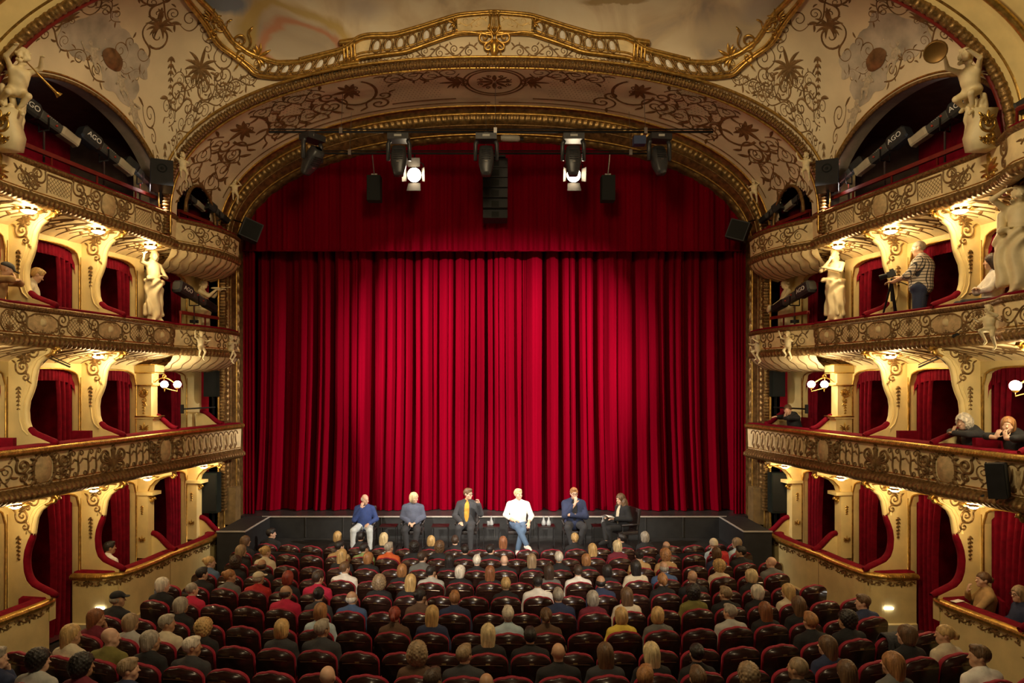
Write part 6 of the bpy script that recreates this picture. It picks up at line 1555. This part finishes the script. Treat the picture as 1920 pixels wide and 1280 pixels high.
    for z, lb, sz in ((4.55, 'first-tier wall', (.30, .2, .62)), (1.95, 'stalls-level corner of the stage', (.36, .26, .95))):
        p = sp(16.5, .38, z); t = thing('wall_speaker', f'flat dark loudspeaker at the {lb}, {fs}', 'loudspeaker', (sx*p.x, p.y, z-.3)); b = MB(); b.box((sx*p.x, p.y-.1, z), sz); b.build('cabinet', DGS, t, False)
        b = MB(); b.box((sx*p.x, p.y-.1-sz[1]/2-.006, z), (sz[0]*.9, .01, sz[2]*.92)); b.build('grille', mat('speaker_grille'), t, False)
        b = MB(); b.tube([(sx*p.x, p.y, z-.3), (sx*p.x, p.y, z-.75)], .03, 6); b.build('stand', BLACK, t)
    # chairs and velvet box stools along the first tier
    for s in (11.15, 12.72):
        p = sp(s-.12, .42, 3.54); t = thing('box_armchair', f'red velvet chair at the first-tier {"second" if s > 12 else "third"} partition, {fs}', 'chair', (sx*p.x, p.y, 2.86)); b = MB(sx); c = p
        b.box((c.x, c.y-.3, 3.50), (.34, .08, .44)); b.build('backrest', RED, t, False); b = MB(sx); b.box((c.x, c.y-.1, 3.28), (.40, .40, .10)); b.build('seat', RED, t, False)
        for ax_ in (-1, 1):
            for ay in (-1, 1): b = MB(sx); b.tube([(c.x+ax_*.16, c.y-.1+ay*.16, 2.86), (c.x+ax_*.16, c.y-.1+ay*.16, 3.24)], .016, 5); b.build('leg', BLACK, t)
# loudspeaker on the first-tier front next to the projecting bay, filming side
p = sp(10.02, .98, 2.98); t = thing('front_speaker', 'black loudspeaker fixed to the first-tier balcony front', 'loudspeaker', p)
b = MB(); Mr = Matrix.Rotation(.75, 3, 'Z') @ Matrix.Rotation(-.10, 3, 'X'); b.box(p+Vector((-.06, -.06, .20)), (.24, .22, .50), Mr); b.build('cabinet', BLACK, t, False)
b = MB(); b.box(p+Vector((-.06, -.06, .20))+Mr @ Vector((0, -.115, 0)), (.21, .01, .46), Mr); b.build('grille', mat('speaker_grille'), t, False)

# ------------------------------------------------------------------ people in the boxes
def box_chair(p, zf, seat, rz, label):
    t = thing('box_chair', label, 'chair', (p.x, p.y, zf), rz); b = MB(); b.box((0, -.02, seat-.04), (.42, .42, .07)); b.build('seat', RED, t, False, world=False)
    b = MB(); b.box((0, -.22, seat+.25), (.42, .05, .44)); b.build('backrest', RED, t, False, world=False)
    for e in (-1, 1):
        for k in (-1, 1): b = MB(); b.tube([(e*.18, k*.18-.02, 0), (e*.18, k*.18-.02, seat-.06)], .016, 5); b.build('leg', BLACK, t, world=False)
def box_person(sx, s, u, L, raise_, J, label, yaw, **k):
    zf = BOTZ[L]+.10 if L else .0; p = inward(sx, s, u, zf+raise_)
    rz = sx*PI/2+yaw
    o = person(J, label, loc=p, rz=rz, h=.014, eyes=False, **k)
    box_chair(p, zf, .45+raise_, rz, 'red chair under '+label.replace(',', '').replace(' with ', ' ').replace(' and ', ' ').replace(' the ', ' '))
lean = dict(chest=(0, .10, .86), neck=(0, .16, 1.0), head=(0, .24, 1.10))
box_person(-1, 10.75, .18, 2, .0, pose(**lean, hr=(.3, -.5, 0), elR=(.24, .36, .92), wrR=(.07, .37, .92), hdR=(-.3, -.15, 1), hnR=(0, -1, 0), elL=(-.24, .36, .92), wrL=(.05, .42, .92), hdL=(1, 0, .1)), 'man in dark cap and tan jacket leaning on the second-tier rail', .35, hair=('cap', 'charcoal'), top='tan', skin=1)
box_person(-1, 11.62, .05, 2, .0, pose(chest=(0, .02, .88), neck=(0, .06, 1.03), head=(0, .12, 1.15), hr=(.2, -.5, 0), fat=.9, sw=.16), 'woman with short blonde hair and cream top in a second-tier box', .55, hair=('short', 'blonde'), top='cream', skin=1)
box_person(1, 10.78, .30, 2, .02, pose(hr=(-.5, 0, 0), fat=.92, sw=.165, elR=(.24, .12, .74), wrR=(-.02, .24, .76), hdR=(-1, .1, .1), elL=(-.24, .12, .74), wrL=(.04, .22, .72), hdL=(1, .1, .1)), 'woman with dark hair and white top, arms folded, second-tier box', -.25, hair=('long', 'dark'), top='white', skin=0)
box_person(1, 15.75, .30, 1, .0, pose(**lean, hr=(.9, -.1, 0), elR=(.24, .30, .92), wrR=(.12, .44, .94), hdR=(-.3, 1, 0), elL=(-.20, .34, .92), wrL=(-.08, .36, .91), hdL=(.1, -.15, 1), hnL=(0, -1, 0), fat=.9, sw=.16), 'woman in black leaning on the rail of the first-tier stage box', .1, hair=('bun', 'brown'), top='black', skin=1)
box_person(1, 11.0, .30, 1, .0, pose(**lean, hr=(.5, -.1, 0), elR=(.25, .30, .92), wrR=(.07, .37, .91), hdR=(-.2, -.15, 1), hnR=(0, -1, 0), elL=(-.24, .3, .92), wrL=(-.06, .42, .93), hdL=(1, .1, 0)), 'person with long grey hair in dark shirt leaning in a first-tier box', -.1, hair=('bigcurl', 'white'), top='charcoal', skin=1)
box_person(1, 10.25, .34, 1, .0, pose(**lean, hr=(.6, 0, 0), elR=(.24, .36, .92), wrR=(.09, .36, .91), hdR=(-.35, -.12, 1), hnR=(0, -1, 0), elL=(-.22, .36, .92), wrL=(-.07, .36, .91), hdL=(.3, -.12, 1), hnL=(0, -1, 0), fat=.92, sw=.165), 'woman with auburn hair, chin on hands, at the first-tier rail', .2, hair=('bob', 'ginger'), top='black', skin=1, sleeve=.2)
box_person(1, 11.02, .22, 0, .22, pose(hr=(.3, 0, 0), elR=(.23, .14, .74), wrR=(.02, .20, .98), hdR=(-.1, -.1, 1), hnR=(0, -1, 0), elL=(-.23, .14, .74), wrL=(.06, .24, .76), hdL=(1, .1, .1), fat=.92, sw=.165), 'woman in tan sweater with brown hair, hand at chin, stalls box', -.35, hair=('pony', 'brown'), top='tan', skin=1)
box_person(1, 10.4, .22, 0, .18, pose(hr=(.3, 0, 0), fat=.95, sw=.165, wrR=(.05, .3, .72), wrL=(-.05, .3, .72)), 'woman with grey-blonde hair and glasses in dark top, stalls box', -.2, hair=('bob', 'ash'), top='navy', skin=1, glasses=True)
box_person(-1, 13.22, .28, 0, .20, pose(hr=(-.5, .0, 0), knR=(.1, .46, .56), anR=(.1, .80, .3), knL=(-.08, .46, .58), anL=(-.1, .8, .32)), 'man in white shirt and jeans sitting back in the stalls box', 1.2, hair=('short', 'black'), top='white', trousers='denim', skin=2)
box_person(-1, 10.55, .25, 0, .20, pose(hr=(-.5, 0, 0), knR=(.1, .44, .72), knL=(-.1, .44, .60)), 'person in grey-blue trousers with raised knee in the stalls box', 1.1, hair=('short', 'dark'), top='black', trousers='denim', skin=1)
# the filming man, his camera and tripod
zf = BOTZ[2]+.10; p = inward(1, 12.30, .20, zf)
JM = pose(**{**STAND, 'fat': 1.2, 'sw': .205, 'hr': (.15, -.15, 0), 'elR': (.30, .14, 1.10), 'wrR': (.16, .38, 1.14), 'hdR': (-.1, 1, .3), 'elL': (-.30, .12, 1.10), 'wrL': (-.14, .36, 1.04), 'hdL': (.2, 1, 0)})
fm_ = person(JM, 'standing man in plaid shirt filming from a second-tier box', 1, ('buzz', 'grey'), 'lightgrey', 'navy', 'black', p, PI/2-.75, h=.014, eyes=False, sleeve=.15, sc=1.10)
pm_ = bpy.data.materials.new('plaid_cotton'); pm_.use_nodes = True; nt = pm_.node_tree; tcn = nt.nodes.new('ShaderNodeTexCoord'); acc = None
for ax_, scl in (('X', 6.5), ('Z', 6.5), ('Y', 6.5)):
    wv = nt.nodes.new('ShaderNodeTexWave'); wv.bands_direction = ax_; wv.inputs['Scale'].default_value = scl; nt.links.new(tcn.outputs['Object'], wv.inputs[0])
    rr = nt.nodes.new('ShaderNodeValToRGB'); rr.color_ramp.elements[0].position = .12; rr.color_ramp.elements[1].position = .2; rr.color_ramp.elements[0].color = (.06,.07,.11,1); rr.color_ramp.elements[1].color = (1,1,1,1); nt.links.new(wv.outputs[0], rr.inputs[0])
    if ax_ == 'Y': break
    if acc is None: acc = rr.outputs[0]
    else:
        mm = nt.nodes.new('ShaderNodeMixRGB'); mm.blend_type = 'MULTIPLY'; mm.inputs[0].default_value = 1; nt.links.new(acc, mm.inputs[1]); nt.links.new(rr.outputs[0], mm.inputs[2]); acc = mm.outputs[0]
mm = nt.nodes.new('ShaderNodeMixRGB'); mm.blend_type = 'MULTIPLY'; mm.inputs[0].default_value = 1; nt.links.new(acc, mm.inputs[1]); mm.inputs[2].default_value = (.50,.44,.36,1); nt.links.new(mm.outputs[0], nt.nodes['Principled BSDF'].inputs['Base Color']); nt.nodes['Principled BSDF'].inputs['Roughness'].default_value = .85
for ch_ in fm_.children:
    if ch_.name.startswith('top'): recol(ch_, pm_)
tp = inward(1, 12.62, .52, zf); t = thing('tripod', 'black camera tripod standing at the second-tier rail', 'tripod', tp)
for k in range(3):
    a = k*2*PI/3+.4; b = MB(); b.tube([tp+Vector((0, 0, 1.16)), tp+Vector((.26*math.cos(a), .26*math.sin(a), .02))], [.02, .013], 6); b.build('leg', BLACK, t)
b = MB(); b.tube([tp+Vector((0, 0, .8)), tp+Vector((0, 0, 1.22))], .018, 6); b.build('centre_column', BLACK, t); b = MB(); b.tube([tp+Vector((0, 0, 1.22)), tp+Vector((.28, -.02, 1.10))], .01, 5); b.build('pan_handle', BLACK, t)
cp = tp+Vector((0, 0, 1.30)); t = thing('video_camera', 'small black camera mounted on the tripod', 'camera', cp-Vector((0, 0, .07)))
d = Vector((-.75, .55, -.25)).normalized(); Q = d.to_track_quat('Y', 'Z').to_matrix(); b = MB(); b.box(cp, (.12, .13, .10), Q); b.box(cp+Q @ Vector((0, -.02, .07)), (.05, .07, .04), Q); b.build('body', BLACK, t, False)
b = MB(); b.tube([cp+d*.06, cp+d*.2], [.045, .05], 10); b.build('lens', BLACK, t); b = MB(); b.box(cp+Q @ Vector((0, -.08, .02)), (.08, .01, .06), Q); b.build('screen', mat('camera_screen', (.1,.12,.15), .2), t, False)
# jacket hung on a seat, hooded coat on another, paper on a box rail
b = MB(); x = 4.9
def drape_on(i, n, m, label, cat):
    off = .36 if i % 2 == 0 else .85; x = (n+off)*.55; y = ROWY[i]+KROW*x*x; z = row_floor(i)+1.03; rz = math.atan(2*KROW*x); R = Matrix.Rotation(rz, 3, 'Z'); b = MB(); rows = []
    for k in range(15):
        f = -.17+.34*k/14; w_ = .012*math.sin(k*1.7)
        rows.append([Vector((x, y, z))+R @ Vector((f+.02*math.sin(k), yy+w_, zz)) for yy, zz in ((.16, -.30), (.07, -.05), (.02, .02), (-.08, .01), (-.135, -.06), (-.14, -.22), (-.125, -.38+.02*math.sin(k*.9)))])
    b.grid(rows); o = tag(b.build('jacket', m), label, cat); md = o.modifiers.new('s', 'SOLIDIFY'); md.thickness = .012
drape_on(1, 8, fab('red'), 'bright red jacket draped over an empty front seat', 'jacket')
drape_on(7, 9, fab('charcoal'), 'dark coat draped over the back of a seat', 'coat')
pr = inward(1, 11.05, .66, 1.085); b = MB(); b.box(pr, (.20, .10, .006), Matrix.Rotation(.4, 3, 'Z')); tag(b.build('programme', mat('white_paper'), smooth=False), 'white programme lying on the velvet rail of the stalls box', 'paper')
for sx in (-1, 1):
    p = sp(12.3, .62, 4.98); t = thing('bracket_arm', 'grey metal bracket arm fixed under the second-tier soffit, '+FILM[sx], 'bracket', (sx*p.x, p.y, p.z))
    b = MB(sx); q1 = sp(11.55, .50, 5.0); b.tube([q1, q1+Vector((-.34, .05, -.16))], .016, 6); b.tube([q1+Vector((0, 0, .05)), q1+Vector((-.34, .05, -.12))], .010, 6); b.build('twin_rod', STEEL, t); b = MB(sx); b.tube([q1+Vector((.12, 0, -.12)), q1, q1+Vector((0, .05, .12))], .014, 6); b.build('clamp', BLACK, t)
    p = sp(16.05, .5, 3.98); t = thing('bar_bracket', 'black horizontal bar reaching across the first-tier stage box, '+FILM[sx], 'bracket', (sx*p.x, p.y, p.z)); b = MB(sx); b.tube([sp(15.4, .3, 3.98), sp(16.5, .42, 3.98)], .02, 6); b.build('bar', BLACK, t); b = MB(sx); b.box(sp(15.42, .3, 3.98), (.06, .05, .2)); b.build('plate', BLACK, t, False)
# top-tier projecting bay: dark spotlight behind a red rail
spot(1, tuple(sp(9.05, .75, 8.62)), tuple(sp(9.75, .95, 8.42)), 'black spotlight on the projecting top-tier bay', True, False, 8.05, False)
t = thing('guard_rail', 'short red guard rail on the projecting top-tier bay', 'railing', sp(9.2, 1.2, 8.1)); b = MB(); P = [sp(s_, 1.18, 8.33) for s_ in (8.0, 8.8, 9.55)]
b.tube(P, .035, 4); b.build('top_rail', REDRAIL, t, False)
for p in P[1:]: b = MB(); b.tube([p, Vector((p.x, p.y, 8.1))], .02, 6); b.build('post', REDRAIL, t)
